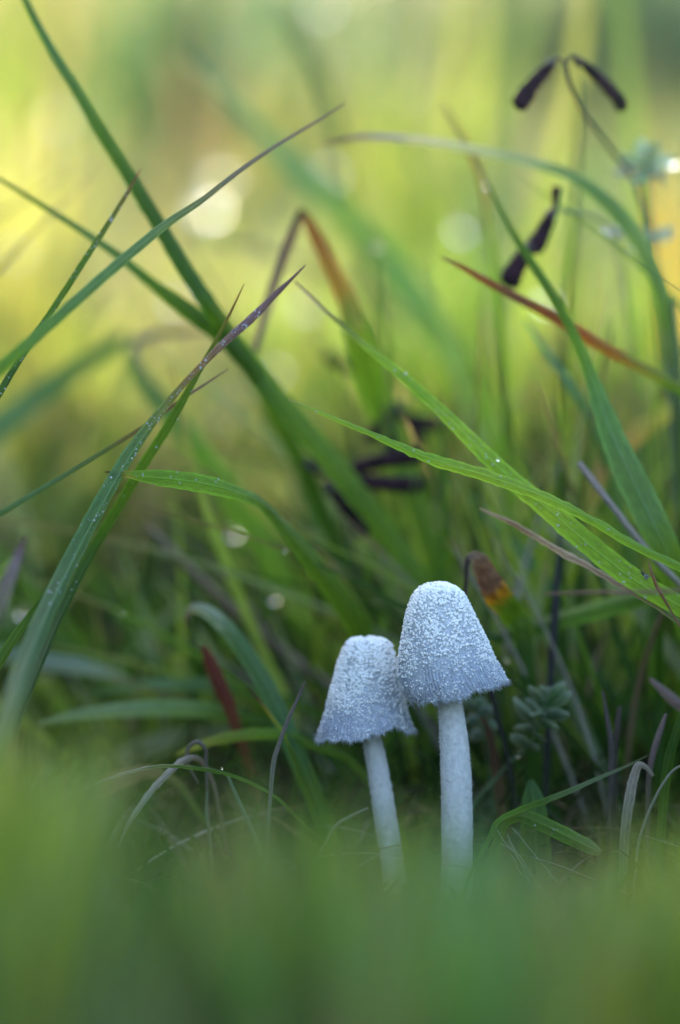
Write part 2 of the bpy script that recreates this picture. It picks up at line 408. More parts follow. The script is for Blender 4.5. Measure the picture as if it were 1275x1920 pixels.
# ================================================================== shrubs
def shrub(label, base, rx, ry, rz, n, leaf, palette, seed, group=None):
    g = np.random.default_rng(seed)
    root = empty('shrub', (base[0], base[1], -0.3)); tag(root, label, 'shrub', group)
    for k in range(6):
        a = g.uniform(0, 2 * math.pi); e = np.array((math.cos(a) * rx * .7, math.sin(a) * ry * .7, rz * g.uniform(1.2, 1.8)))
        b = np.array((base[0], base[1], -0.3)) + np.array((math.cos(a), math.sin(a), 0)) * rx * .06
        pts, _ = spline([b, b + e * (.3, .3, .5) + g.normal(0, rx * .05, 3), np.array((base[0], base[1], 0)) + e], 6)
        v, f = tube(pts, np.linspace(rx * .03, rx * .008, len(pts)), 7)
        mesh_obj('stem', v, f, 'bark', root, origin=(base[0], base[1], -0.3))
    u = g.normal(0, 1, (n, 3)); u /= np.linalg.norm(u, axis=1)[:, None]
    rad = g.uniform(0.25, 1, (n, 1)) ** 0.6
    bump = 1 + 0.22 * np.array([noise.noise(tuple(p * 2.6 + seed)) for p in u])[:, None]
    p = u * rad * bump * (rx, ry, rz) + np.array((base[0], base[1], rz * 0.98))
    d = g.normal(0, 1, (n, 3)); d /= np.linalg.norm(d, axis=1)[:, None]
    s = np.cross(d, g.normal(0, 1, (n, 3))); s /= np.linalg.norm(s, axis=1)[:, None]
    ln = leaf * g.uniform(.6, 1.3, (n, 1)); w = ln * 0.28
    nn = np.cross(d, s)
    V = np.stack((p, p + d * ln * .5 + s * w + nn * w * .3, p + d * ln, p + d * ln * .5 - s * w + nn * w * .3, p + d * ln * .5), axis=1)
    F = (np.array([(0, 1, 4), (1, 2, 4), (2, 3, 4), (3, 0, 4)])[None] + (np.arange(n) * 5)[:, None, None]).reshape(-1, 3)
    c = np.asarray(palette)[g.integers(0, len(palette), n)] * g.uniform(.7, 1.3, (n, 1))
    o = mesh_obj('crown', V.reshape(-1, 3), F, 'mass', root, origin=(base[0], base[1], -0.3), cols=np.repeat(c, 5, axis=0), smooth=False)
    tag(o, kind='stuff')
    return root
# invented shrubs out of view, put in to keep the sun off the mushrooms
for k, (bx, by, hz_) in enumerate([(-45, -4, 26), (-46, 28, 27), (-47, 55, 27)]):
    shrub('leafy green shrub added out of view to shade the mushrooms', (bx, by, 0), 17, 21, hz_, 5200, 4.2, [DEEP, GREEN, TEAL], 50 + k, 'added shrubs shading the clearing')

shrub('grey green bush blurred far behind the moustache like pods', (25, 205, 0), 12, 11, 15, 1300, 3.4, [(.24, .29, .19), (.18, .26, .16), GREY], 61)
shrub('dull green bush blurred far behind the tall leaning blades', (-16, 235, 0), 9, 9, 15, 1000, 3.4, [(.22, .26, .18), GREY], 62)

# ================================================================== mushrooms
def mushroom(label, left, right, depth, stem_px, rim_fn, edge_on, seed, n_top, n_low, lean_label):
    g = np.random.default_rng(seed)
    NR, NT = 110, 540
    L, _ = spline([P(x, y, depth) for x, y in left], 12); Rr, _ = spline([P(x, y, depth) for x, y in right], 12)
    def resamp(A, n):
        d = np.concatenate(([0], np.cumsum(np.linalg.norm(np.diff(A, axis=0), axis=1)))); x = np.linspace(0, d[-1], n)
        return np.stack([np.interp(x, d, A[:, k]) for k in range(3)], 1)
    L, Rr = resamp(L, NR), resamp(Rr, NR)
    bdir = nrm(FWD * math.cos(edge_on) + UP * math.sin(edge_on))
    C = (L + Rr) / 2; A = (Rr - L) / 2
    rad = np.linalg.norm(A, axis=1)
    axis = nrm(C[-1] - C[0])
    th = np.linspace(0, 2 * math.pi, NT, endpoint=False)
    jit = np.array([noise.noise((math.cos(a) * 3, math.sin(a) * 3, seed)) for a in th])
    t = np.linspace(0, 1, NR)
    ridge = np.cos(86 * th + 5 * jit)[None] * np.clip((t - 0.42) / 0.5, 0, 1)[:, None] ** 1.3 * 0.011
    lump = np.array([[noise.noise((math.cos(a) * 2.2, math.sin(a) * 2.2, tt * 4 + seed * 3.1)) for a in th[::6]] for tt in t])
    lump = np.repeat(lump, 6, axis=1) * 0.040 * np.clip(t * 4, 0, 1)[:, None]
    lump = (lump + np.roll(lump, 1, 1) + np.roll(lump, 2, 1) + np.roll(lump, 3, 1) + np.roll(lump, 4, 1) + np.roll(lump, 5, 1)) / 6
    scale = 1 + (ridge + lump)
    jit2 = np.array([noise.noise((math.cos(a) * 11, math.sin(a) * 11, seed + 5)) for a in th])
    rim = np.array([rim_fn(a) for a in th]) + 0.05 * jit + 0.07 * jit2 + 0.010 * np.cos(43 * th + 9 * jit) + g.normal(0, .012, NT)
    G = (C[:, None, :] + (np.cos(th)[None, :, None] * A[:, None, :] + np.sin(th)[None, :, None] * bdir * rad[:, None, None]) * scale[..., None]
         + axis * (rim[None] * np.clip((t - 0.55) / 0.45, 0, 1)[:, None] ** 2)[..., None])
    base = P(*stem_px[-1][:2], depth); base[2] = -0.3
    root = empty('mushroom', base); tag(root, label, 'mushroom')
    idx = np.arange(NR * NT).reshape(NR, NT)
    def grid_faces(idx):
        nx = np.roll(idx, -1, axis=1)
        return np.stack((idx[:-1], idx[1:], nx[1:], nx[:-1]), -1).reshape(-1, 4)
    apex = len(G.reshape(-1, 3))
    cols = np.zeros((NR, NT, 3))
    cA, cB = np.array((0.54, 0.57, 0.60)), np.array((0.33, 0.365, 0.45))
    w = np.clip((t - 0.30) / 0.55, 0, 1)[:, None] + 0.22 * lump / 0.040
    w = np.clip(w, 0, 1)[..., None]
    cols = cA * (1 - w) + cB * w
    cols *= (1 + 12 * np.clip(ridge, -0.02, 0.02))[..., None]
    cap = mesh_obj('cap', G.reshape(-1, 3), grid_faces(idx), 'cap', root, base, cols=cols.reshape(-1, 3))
    # dark inner side and gills
    inn = G[20:].copy(); cc = C[20:, None, :]
    inn = cc + (inn - cc) * 0.93 - axis * 0.01
    i2 = np.arange(inn.shape[0] * NT).reshape(-1, NT)
    mesh_obj('cap_lining', inn.reshape(-1, 3), grid_faces(i2)[:, ::-1].copy(), 'gill', root, base)
    gv, gf = [], []
    for k in range(0, NT, 9):
        for r in range(0, NR - 24, 8):
            o = inn[r, k]; ax = C[20 + r] + axis * 0.0
            q = o + (ax - o) * 0.62
            gv += [o + axis * -0.02, q]
        m = len(range(0, NR - 24, 8)); b0 = len(gv) - 2 * m
        gf += [(b0 + 2 * j, b0 + 2 * j + 1, b0 + 2 * j + 3, b0 + 2 * j + 2) for j in range(m - 1)]
    tag(mesh_obj('gill', np.array(gv), gf, 'gill', root, base), kind='stuff')
    # surface sampling
    dT = np.gradient(G, axis=0); dA = (np.roll(G, -1, 1) - np.roll(G, 1, 1))
    Nn = np.cross(dA, dT); Nn /= np.linalg.norm(Nn, axis=2)[..., None] + 1e-12
    if np.sum(Nn[60, 0] * (G[60, 0] - C[60])) < 0: Nn = -Nn
    area = np.linalg.norm(np.cross(dA, dT), axis=2)
    def sample(n, wt):
        pr = (area * wt[:, None] * (patch if patch is not None else 1)).ravel(); pr /= pr.sum()
        q = g.choice(len(pr), n, p=pr)
        i, j = q // NT, q % NT
        i2 = np.clip(i + 1, 0, NR - 1); j2 = (j + 1) % NT; fi, fj = g.random((n, 1)), g.random((n, 1))
        pos = (G[i, j] * (1 - fi) + G[i2, j] * fi) * (1 - fj) + (G[i, j2] * (1 - fi) + G[i2, j2] * fi) * fj
        return pos, Nn[i, j], t[i]
    pn = np.array([[noise.noise((math.cos(a) * 2.6, math.sin(a) * 2.6, tt * 3.2 + seed * 1.7)) + .5 * noise.noise((math.cos(a) * 7, math.sin(a) * 7, tt * 8)) for a in th[::6]] for tt in t])
    patch = np.clip(np.repeat(pn, 6, axis=1) * 2.2 + 0.45, 0.08, 1)
    low = patch; patch = np.clip(low * 1.2 - .05 + 1.3 * np.clip(0.5 - t, 0, 1)[:, None], 0.30, 1)
    wt_top = np.interp(t, [0, .35, .6, .8, 1], [1, 1, .72, .32, .18])
    n2_ = int(n_top * .5)
    pos, nn, tt = sample(n_top + n2_, wt_top)
    rr = np.concatenate((g.uniform(.022, .041, n_top), g.uniform(.010, .020, n2_))) * np.interp(tt, [0, .4, .85], [1.0, .85, .5])
    lift = g.uniform(.35, 1.15, len(rr)) * rr
    tag(mesh_obj('veil_grain', *scatter(2, pos + nn * lift[:, None], rr), 'grain', cap, base), kind='stuff')
    patch = low
    pos, nn, tt = sample(n_low, np.clip((t - 0.2) * 2.2, 0, 1))
    rr = g.uniform(.004, .012, n_low)
    tag(mesh_obj('fine_grain', *scatter(1, pos + nn * rr[:, None] * .4, rr), 'fringe', cap, base), kind='stuff')
    # radial fibrils lying on the lower cap, and the ragged fringe of the rim
    hv, hf = [], []
    def hair(p, d, ln, r0, side):
        b0 = len(hv); q = p + d * ln * .55 + side * ln * .06; e = p + d * ln + side * ln * .2
        u1 = nrm(np.cross(d, (0.3, 0.5, 0.8))); u2 = np.cross(d, u1)
        for c_, r_ in ((p, r0), (q, r0 * .75)):
            for k in range(3):
                a = 2.094 * k; hv.append(c_ + r_ * (u1 * math.cos(a) + u2 * math.sin(a)))
        hv.append(e)
        for k in range(3):
            k2 = (k + 1) % 3
            hf.extend([(b0 + k, b0 + k2, b0 + 3 + k2), (b0 + k, b0 + 3 + k2, b0 + 3 + k), (b0 + 3 + k, b0 + 3 + k2, b0 + 6)])
    for j in range(0, NT):
        for _ in range(3):
            p = G[-1 - g.integers(0, 3), j]; dn = nrm(G[-1, j] - G[-8, j])
            d = nrm(dn + Nn[-1, j] * g.uniform(-.1, .8) + g.normal(0, .35, 3))
            hair(p, d, .03 + .12 * g.random() ** 2, g.uniform(.004, .008), g.normal(0, 1, 3))
    patch_ = patch
    pos, nn, tt = sample(3200, np.clip((t - 0.40) * 2, 0, 1))
    for p, m_ in zip(pos, nn):
        d = nrm(axis + m_ * g.uniform(0.05, .5) + g.normal(0, .25, 3))
        hair(p, d, g.uniform(.03, .085), g.uniform(.003, .006), g.normal(0, 1, 3))
    tag(mesh_obj('fringe', np.array(hv), np.array(hf), 'fringe', cap, base), kind='stuff')
    # stem
    top_in = C[-35]
    sp = [top_in] + [P(x, y, depth) for x, y, _ in stem_px]
    wd = [stem_px[0][2] * .9] + [w_ for _, _, w_ in stem_px]
    sp[-1] = base
    pts, ts = spline(sp, 14)
    rs = np.interp(ts, np.arange(len(wd)), wd) * K * .5
    v, f = tube(pts, rs, 40)
    v = v + np.array([noise.noise(tuple(p * 5)) for p in v])[:, None] * 0.012 * nrm(np.array((1, .3, 0)))
    stem = mesh_obj('stem', v, f, 'stem', root, base)
    n = 5200
    ii = g.integers(0, len(pts) - 1, n); fi = g.random((n, 1)); a = g.uniform(0, 2 * math.pi, n)
    cpt = pts[ii] * (1 - fi) + pts[ii + 1] * fi
    tan = nrm(pts[-1] - pts[0]); u1 = nrm(np.cross(tan, (0, 1, 0))); u2 = np.cross(tan, u1)
    on = np.cos(a)[:, None] * u1 + np.sin(a)[:, None] * u2
    rr = g.uniform(.004, .0115, n)
    pos = cpt + on * (rs[ii][:, None] + .003)
    V1, F1 = scatter(1, pos, rr)
    hv, hf = [], []
    for k in range(0, 2200):
        hair(pos[k], nrm(on[k] + g.normal(0, .5, 3)), g.uniform(.02, .055), .004, g.normal(0, 1, 3))
    tag(mesh_obj('down', np.vstack((V1, np.array(hv))), np.vstack((F1, np.array(hf) + len(V1))), 'grain', stem, base), kind='stuff')
    return root, G, cap, base

def rim_big(a):
    return 0.03 * math.sin(3 * a + .6) + 0.02 * math.sin(7 * a)
mushroom('taller mushroom with bell cap crusted in white grains and thick pale stem',
         [(821, 1096), (800, 1099), (780, 1113), (766, 1145), (756, 1190), (748, 1235), (750, 1275), (758, 1300), (769, 1316)],
         [(829, 1096), (845, 1100), (866, 1115), (885, 1150), (903, 1185), (918, 1213), (932, 1240), (943, 1260), (951, 1277)],
         0.0, [(843, 1308, 44), (850, 1380, 52), (855, 1450, 57), (857, 1540, 58), (857, 1610, 58), (857, 1680, 60)], rim_big, R(2.0), 3, 5000, 8500, '')
def rim_small(a):
    # front is where sin(a) < 0; the rim is lifted and torn towards the taller mushroom
    d = (a - R(305) + math.pi) % (2 * math.pi) - math.pi
    return 0.03 * math.sin(2 * a + 1.2) + 0.02 * math.sin(6 * a) - 0.17 * math.exp(-(d / 0.32) ** 2) + 0.05 * math.exp(-((d - .75) / 0.3) ** 2)
mushroom('shorter mushroom with flat topped grainy cap, torn rim and thin pale stem',
         [(672, 1199), (655, 1205), (642, 1228), (631, 1262), (620, 1300), (609, 1335), (600, 1362), (595, 1383)],
         [(700, 1199), (724, 1204), (735, 1222), (743, 1250), (751, 1285), (761, 1320), (771, 1348), (777, 1366)],
         1.1, [(697, 1385, 34), (706, 1430, 38), (716, 1490, 41), (727, 1560, 42), (736, 1620, 42), (742, 1668, 44)], rim_small, R(3.0), 8, 4200, 7500, '')

# ================================================================== single grass blades
def blade(label, pts, w, cols, tip=0.0, fold=22, twist=(0,), mat='leaf', rib=True, dew=0, dewspan=(0.1, 0.9), group=None,
          name='grass_shoot', cat='grass', droop=0.07, root=None, rag=0.03, seed=0, tube_like=False, drops=(), dmat='water'):
    """pts: (photo x, photo y, distance behind focus) from the tip down; the rest of the blade runs on into the soil"""
    g = np.random.default_rng(abs(seed + len(pts) * 17 + int(pts[0][0] * 3 + pts[0][1])))
    V = [P(*p) for p in pts]; nv = len(V)
    ext = [np.array(e, float) for e in root] if root is not None else to_ground(np.array(V), droop)
    allp, ts = spline(V + ext, 7 if nv < 9 else 6)
    tv = np.clip(ts, 0, nv - 1)
    W = lerp_list(w, tv, nv) * K
    over = np.clip((ts - (nv - 1)) / max(len(ext), 1), 0, 1); W = W * (1 - 0.35 * over)
    Cc = lerp_list(cols, tv, nv)
    TW = np.radians(lerp_list(twist, tv, nv)); FO = R(fold)
    tan = np.gradient(allp, axis=0); tan /= np.linalg.norm(tan, axis=1)[:, None] + 1e-12
    view = allp - CAM; view /= np.linalg.norm(view, axis=1)[:, None]
    side = np.cross(tan, view); side /= np.linalg.norm(side, axis=1)[:, None] + 1e-9
    for i in range(1, len(side)):                       # keep the strip from flipping over
        if np.dot(side[i], side[i - 1]) < 0: side[i] = -side[i]
    for _ in range(3): side[1:-1] = (side[:-2] + side[1:-1] * 2 + side[2:]) / 4
    side -= tan * np.sum(side * tan, 1)[:, None]; side /= np.linalg.norm(side, axis=1)[:, None] + 1e-9
    norm = np.cross(side, tan)
    s2 = side * np.cos(TW)[:, None] + norm * np.sin(TW)[:, None]; n2 = np.cross(s2, tan)
    base = allp[-1].copy()
    rt = empty(name, base); tag(rt, label, cat, group)
    n = len(allp)
    if tube_like:
        v, f = tube(allp, W * .5, 8)
        c8 = np.repeat(Cc, 8, axis=0)
        uv = np.stack((np.tile(np.arange(8) / 8, n), np.repeat(np.arange(n) * .3, 8)), 1)
        mesh_obj('stalk', v, f, mat, rt, base, cols=c8, uvs=uv)
    else:
        U = np.array((-1, -.6, -.25, 0, .25, .6, 1.0)); kU = len(U)
        edge = 1 + rag * g.normal(0, 1, (n, 2))
        ew = np.where(U[None] < 0, edge[:, :1], edge[:, 1:])
        v = allp[:, None, :] + s2[:, None, :] * (U[None] * ew * W[:, None] * .5 * math.cos(FO))[..., None] \
            + n2[:, None, :] * ((np.abs(U)[None] ** 1.3 - 0.35) * W[:, None] * .5 * math.sin(FO))[..., None]
        uv = np.stack(np.broadcast_arrays((U[None] + 1) / 2, np.arange(n)[:, None] * .3), -1)
        CU = np.stack([lerp_list(cols, np.clip(tv + np.array([noise.noise((k_ * 1.7 + pts[0][0], q_ * 1.9, 0)) * .9 + noise.noise((k_ * 3.1, q_ * 5, pts[0][1])) * .4 for q_ in ts]), 0, nv - 1), nv) for k_ in range(kU)], axis=1)
        def strip(a, b, nm):
            sub = np.arange((b - a) * kU).reshape(b - a, kU)
            f = np.stack((sub[:-1, :-1], sub[:-1, 1:], sub[1:, 1:], sub[1:, :-1]), -1).reshape(-1, 4)
            return mesh_obj(nm, v[a:b].reshape(-1, 3), f, mat if nm == 'leaf' else 'dry', rt, base,
                            cols=(CU[a:b] * np.array((1.5, 1, 1, 1, 1, 1, 1.5))[None, :, None]).reshape(-1, 3), uvs=uv[a:b].reshape(-1, 2))
        cut = int(np.searchsorted(tv, tip * (nv - 1)))
        if tip > 0 and cut > 1:
            strip(0, cut + 1, 'tip'); strip(cut, n, 'leaf')
        else:
            strip(0, n, 'leaf')
        if rib:
            rp = allp + n2 * (-0.35 * W * .5 * math.sin(FO))[:, None]
            a = max(cut, 2)
            vv, ff = tube(rp[a:], np.clip(W[a:] * .028, .003, .016), 5)
            mesh_obj('midrib', vv, ff, 'rib', rt, base, cols=np.clip(np.repeat(Cc[a:], 5, axis=0) * 1.5, 0, 1),
                     uvs=np.zeros((len(vv), 2)) + .5)
    if dew:
        lo, hi = dewspan
        q = g.uniform(lo, hi, dew) * (nv - 1); q = q + .10 * np.sin(q * 9 + pts[0][0]); i = np.clip(np.searchsorted(ts, q), 1, n - 2); fr = g.random((dew, 1))
        u = g.uniform(-.9, .9, dew); rr = .006 + .017 * g.random(dew) ** 2 * np.where(g.random(dew) < .08, 1.6, 1)
        fz = (np.abs(u) ** 1.3 - .35) * W[i] * .5 * math.sin(FO)
        pos = allp[i] * fr + allp[i - 1] * (1 - fr) + s2[i] * (u * W[i] * .5 * math.cos(FO))[:, None] + n2[i] * fz[:, None]
        toward = np.sign(-np.sum(n2[i] * view[i], 1))[:, None] * n2[i]
        pos = pos + toward * rr[:, None] * .5
        tag(mesh_obj('dew', *scatter(2, pos, rr, toward, .75), 'dew', rt, base), kind='stuff')
    for (x, y, d, r_) in drops:
        mesh_obj('water_drop', *scatter(3, np.array([P(x, y, d)]), np.array([r_])), dmat, rt, base)
    return rt

# ---- sharp blades in the plane of the mushrooms
blade('dew beaded folded blade with purple withered tip crossing in front of the flat curling leaf',
      [(573, 497, .6), (520, 550, .5), (470, 600, .3), (425, 640, .2), (360, 705, .1), (300, 775, 0), (245, 850, -.2), (190, 945, -.6), (135, 1050, -1.4), (85, 1155, -3), (45, 1255, -5), (10, 1370, -8)],
      [3, 14, 21, 19, 15, 22, 32, 37, 41, 44, 45, 46], [PURP, PURP, (.16, .10, .12), (.20, .12, .07), (.13, .17, .05), (.08, .17, .07), TEAL, (.075, .16, .06), (.075, .16, .06), (.08, .17, .05)],
      tip=.28, fold=38, twist=(10, 20, 15, 10), dew=190, dewspan=(.15, .80))
blade('slim green blade with rusty pointed tip running alongside the dewy folded blade',
      [(458, 532, .4), (430, 592, .4), (402, 645, .5), (365, 712, .5), (322, 790, .6), (270, 872, .8), (215, 965, 1), (168, 1045, 1), (110, 1160, 0), (60, 1280, -2)],
      [2, 7, 10, 16, 22, 24, 24, 22, 22, 22], [(.18, .08, .03), (.10, .12, .03), GREEN, GREEN, DEEP, DEEP], tip=.10, fold=30, twist=(30, 20), dew=24)
blade('thread thin blade with purplish tip slanting behind the dewy folded blade',
      [(428, 692, .9), (385, 720, .9), (340, 750, .8), (270, 800, .6), (190, 850, .2), (100, 905, -.8), (0, 965, -2), (-120, 1040, -3)],
      [2, 5, 8, 10, 11, 12, 14, 15], [PURP, PURP, (.14, .10, .05), (.08, .13, .04), TEAL, GREEN], tip=.25, fold=30, twist=(20,), rib=False)
blade('broad fresh leaf held out flat with a yellow and brown withered point, then twisting down',
      [(197, 885, -.3), (215, 887, -.3), (245, 890, -.3), (300, 896, -.2), (355, 902, 0), (410, 913, .3), (455, 927, .8), (490, 943, 1.4), (530, 985, 2.4), (580, 1045, 3.4), (630, 1110, 4.4), (670, 1170, 5.2), (700, 1230, 6)],
      [3, 8, 15, 32, 36, 35, 27, 24, 36, 46, 50, 50, 46], [(.05, .03, .02), (.30, .24, .05), FRESH, FRESH, FRESH, FRESH, GREEN, GREEN, GREEN, GREEN, GREEN],
      tip=.09, fold=16, twist=(-5, 0, 5, 20, 45, 20, 5), dew=22, dewspan=(.15, .55))
blade('short upright green blade with reddish pointed tip overlapping the tall leaning blades',
      [(264, 317, 1.2), (240, 360, 1.1), (200, 425, 1), (150, 503, .7), (100, 580, .4), (50, 655, 0), (0, 738, -.6), (-60, 850, -1.5)],
      [2, 9, 13, 15, 16, 16, 17, 18], [(.16, .05, .03), (.12, .13, .04), GREEN, GREEN, DEEP, GREEN], tip=.09, fold=32, twist=(15, 25), dew=70)
blade('long arching grey green blade with thin mauve tip lying over the tall leaning blades',
      [(648, 194, 2.4), (590, 230, 2.0), (520, 272, 1.4), (450, 320, .6), (380, 375, -.2), (310, 422, -1.0), (230, 488, -2), (150, 558, -2.8), (70, 630, -3.4), (0, 692, -4), (-90, 780, -5)],
      [3, 6, 8, 10, 12, 18, 21, 22, 23, 23, 23], [PURP, (.17, .14, .12), (.18, .15, .11), (.15, .16, .09), (.12, .19, .08), (.10, .19, .07), (.09, .18, .06), FRESH, GREEN], tip=.34, fold=20, twist=(20, 10))
blade('bright green creased blade, its nibbled tip reaching out above the mushroom caps',
      [(540, 749, .4), (575, 763, .3), (640, 790, .2), (700, 815, .1), (760, 842, 0), (830, 868, 0), (900, 888, 0), (970, 912, 0), (1040, 940, 0), (1110, 975, 0), (1190, 1022, .1), (1275, 1062, .2), (1370, 1105, .4)],
      [3, 6, 10, 12, 19, 25, 26, 25, 23, 20, 19, 19, 20], [(.2, .22, .08), (.22, .35, .04), (.15, .29, .03), (.15, .29, .03), (.22, .35, .04), (.22, .35, .04), (.15, .29, .03), (.15, .29, .03), (.15, .29, .03)], fold=28, twist=(25, 10, 0, 20, 30), rag=.09, dew=26)
blade('broad droplet lined blade with shrivelled dark tip sloping down under the creased blade',
      [(552, 527, 2.6), (585, 558, 2.5), (620, 590, 2.4), (665, 630, 2.2), (720, 676, 1.9), (780, 728, 1.6), (840, 782, 1.3), (900, 842, 1.0), (960, 900, .8), (1020, 948, .6), (1080, 1000, .5), (1140, 1050, .4), (1200, 1094, .3), (1275, 1136, .3), (1370, 1190, .4)],
      [4, 6, 8, 13, 17, 21, 26, 31, 36, 39, 43, 44, 42, 40, 36], [PURP, (.14, .09, .08), (.16, .20, .05), (.22, .35, .04), (.15, .29, .03), (.22, .35, .04), (.15, .29, .03), (.22, .35, .04), (.15, .29, .03), (.15, .29, .03), (.15, .29, .03), GREEN], tip=.15, fold=14, twist=(30, 10, 0, 0), dew=110, dewspan=(.3, .98),
      drops=[(818, 768, 1.3, .038), (826, 774, 1.3, .035), (836, 779, 1.3, .03), (934, 861, .7, .045), (1046, 962, .3, .04)])
blade('wide blue green blade with slender point rising in front of the rust coloured blade',
      [(912, 337, 5), (935, 385, 4.8), (965, 440, 4.4), (1005, 505, 3.8), (1045, 570, 3.2), (1080, 635, 2.8), (1108, 705, 2.5), (1138, 790, 2.2), (1172, 870, 2.0), (1208, 945, 2.0), (1238, 1010, 2.0), (1268, 1090, 2.2), (1300, 1200, 2.4)],
      [4, 10, 14, 18, 20, 20, 27, 44, 58, 64, 64, 58, 52], [GREEN, GREEN, GREEN, GREEN, FRESH, (.085, .19, .06), TEAL, TEAL, GREEN, GREEN], fold=14, twist=(10, 0, 10))
blade('rust brown dying blade turning green towards its base, crossed by the wide blue green blade',
      [(828, 482, 3.2), (860, 497, 3.2), (900, 520, 3.3), (950, 547, 3.4), (1000, 573, 3.5), (1050, 600, 3.6), (1110, 637, 3.8), (1170, 672, 4), (1230, 702, 4.2), (1290, 738, 4.6), (1400, 800, 5)],
      [4, 10, 16, 20, 22, 25, 28, 28, 28, 28, 28], [(.10, .06, .05), RUST, RUST, BROWN, RUST, RUST, (.20, .10, .02), (.14, .17, .03), GREEN, GREEN], tip=.55, fold=30, twist=(10,))
blade('bowed greyish blade with painted pale sheen and mauve tip arching over the dark seed pods',
      [(604, 270, 6), (640, 262, 6), (690, 257, 6), (760, 260, 6), (830, 268, 6), (900, 283, 6), (980, 300, 6), (1060, 325, 6), (1120, 362, 6), (1170, 412, 6), (1210, 470, 6), (1240, 545, 6), (1262, 640, 6), (1280, 760, 6)],
      [4, 9, 14, 16, 18, 20, 21, 25, 32, 40, 40, 36, 30, 26], [PURP, PURP, (.38, .33, .29), (.46, .44, .36), (.36, .38, .28), (.24, .30, .20), (.12, .2, .1), TEAL, (.12, .2, .07), (.10, .18, .05), GREEN, GREY], tip=.22, fold=24, twist=(0, 0, 20))  # pale span after the tip is a painted sheen
blade('speckled tan dead blade pointing back over the taller mushroom',
      [(899, 953, 1), (930, 966, 1), (965, 982, .9), (1005, 1005, .8), (1050, 1032, .7), (1100, 1058, .5), (1150, 1088, .4), (1210, 1122, .4), (1275, 1165, .4), (1350, 1225, .5)],
      [4, 11, 15, 17, 18, 18, 17, 16, 16, 16], [(.34, .25, .14), (.36, .26, .15), (.24, .15, .08), (.36, .26, .15), (.36, .26, .17), (.28, .20, .12), (.20, .17, .08), (.14, .18, .06), (.10, .17, .05)], fold=40, twist=(20, 40), mat='dry', rag=.12)
blade('straight grey dead stalk with blunt end leaning behind the creased blade',
      [(1085, 868, 2.4), (1110, 900, 2.3), (1150, 952, 2.1), (1190, 1003, 1.9), (1230, 1050, 1.7), (1280, 1100, 1.5), (1350, 1170, 1.4)],
      [13, 14, 13, 13, 13, 13, 13], [(.30, .25, .23)], mat='dry', name='dead_stalk', cat='dead stalk', tube_like=True, rag=.1)
blade('faint thin brown straw lying level above the dark folded leaves',
      [(1020, 1114, -3.5), (1100, 1111, -3.8), (1200, 1110, -4), (1300, 1108, -4.2), (1420, 1112, -4.5)], [4, 6, 7, 7, 8], [(.22, .13, .09)], mat='dry',
      name='straw', cat='straw', tube_like=True)
blade('tiny curled brown scale of dead leaf beside the black insect',
      [(1216, 1053, -.2), (1222, 1075, -.2), (1232, 1100, -.1), (1248, 1128, 0), (1262, 1152, .1), (1290, 1200, .2)], [3, 8, 9, 7, 5, 5], [TAN, (.22, .10, .05), TAN], mat='dry', fold=40, rib=False)
# ---- softly blurred blades behind
blade('tall deep green blade leaning the whole height behind the grey green arching blade',
      [(20, -60, 3.6), (55, 15, 3.6), (100, 98, 3.6), (145, 172, 3.6), (195, 255, 3.6), (250, 342, 3.6), (300, 425, 3.6), (345, 500, 3.6), (395, 575, 3.6), (450, 655, 5.4), (520, 745, 5.8), (600, 840, 6.2), (670, 925, 6.6), (735, 1010, 7), (790, 1095, 7.2), (830, 1180, 7.4)],
      [11, 16, 20, 24, 28, 30, 32, 34, 38, 46, 48, 50, 50, 48, 46, 42], [GREEN, TEAL, GREEN, DEEP, DEEP, GREEN, GREEN, GREEN, GREEN], fold=16, twist=(10, 20, 10))
blade('narrow dark blade sweeping across to join the tall deep green blade',
      [(-30, 318, 4), (0, 336, 4), (70, 380, 4), (150, 430, 4), (225, 482, 4), (290, 535, 4.2), (350, 580, 4.4), (410, 625, 4.6), (470, 690, 5.4), (520, 780, 6.4), (575, 890, 7.4), (630, 1020, 8), (690, 1170, 8.4)],
      [4, 7, 11, 14, 18, 25, 36, 38, 36, 34, 32, 30, 30], [DEEP, GREEN, TEAL, GREEN, DEEP, GREEN, DEEP, DEEP], fold=18, twist=(10,))
blade('very broad blurred green blade sloping through the background above the bent brown blade',
      [(340, 100, 24.0), (410, 170, 23.0), (480, 240, 22.5), (560, 320, 22.0), (640, 395, 21.5), (710, 470, 21.0), (780, 560, 20.5), (850, 660, 20.0), (920, 790, 20.0), (975, 920, 20.0), (1010, 1040, 20.0)],
      [18, 38, 52, 62, 66, 70, 70, 66, 60, 54, 50], [(.24, .27, .16), (.20, .28, .13), (.13, .24, .12), (.17, .29, .06), (.12, .25, .08), (.16, .29, .04), FRESH, FRESH], fold=12, twist=(0, 10))
blade('sharply kinked dead blade folded into a peak, grey limb hanging and brown limb turning green',
      [(478, 660, 7), (495, 600, 7), (512, 540, 7), (538, 465, 7), (562, 406, 7), (570, 402, 7), (590, 440, 7), (618, 495, 7), (648, 560, 7), (672, 640, 7), (700, 730, 9.5), (740, 840, 10), (785, 960, 10)],
      [14, 20, 22, 22, 16, 16, 30, 36, 42, 58, 62, 60, 56], [PURP, (.20, .15, .11), (.18, .13, .09), (.16, .10, .06), DARK, (.20, .08, .02), (.23, .105, .025), (.27, .15, .025), (.13, .2, .03), FRESH, GREEN, GREEN], tip=.36, fold=16, twist=(0,))
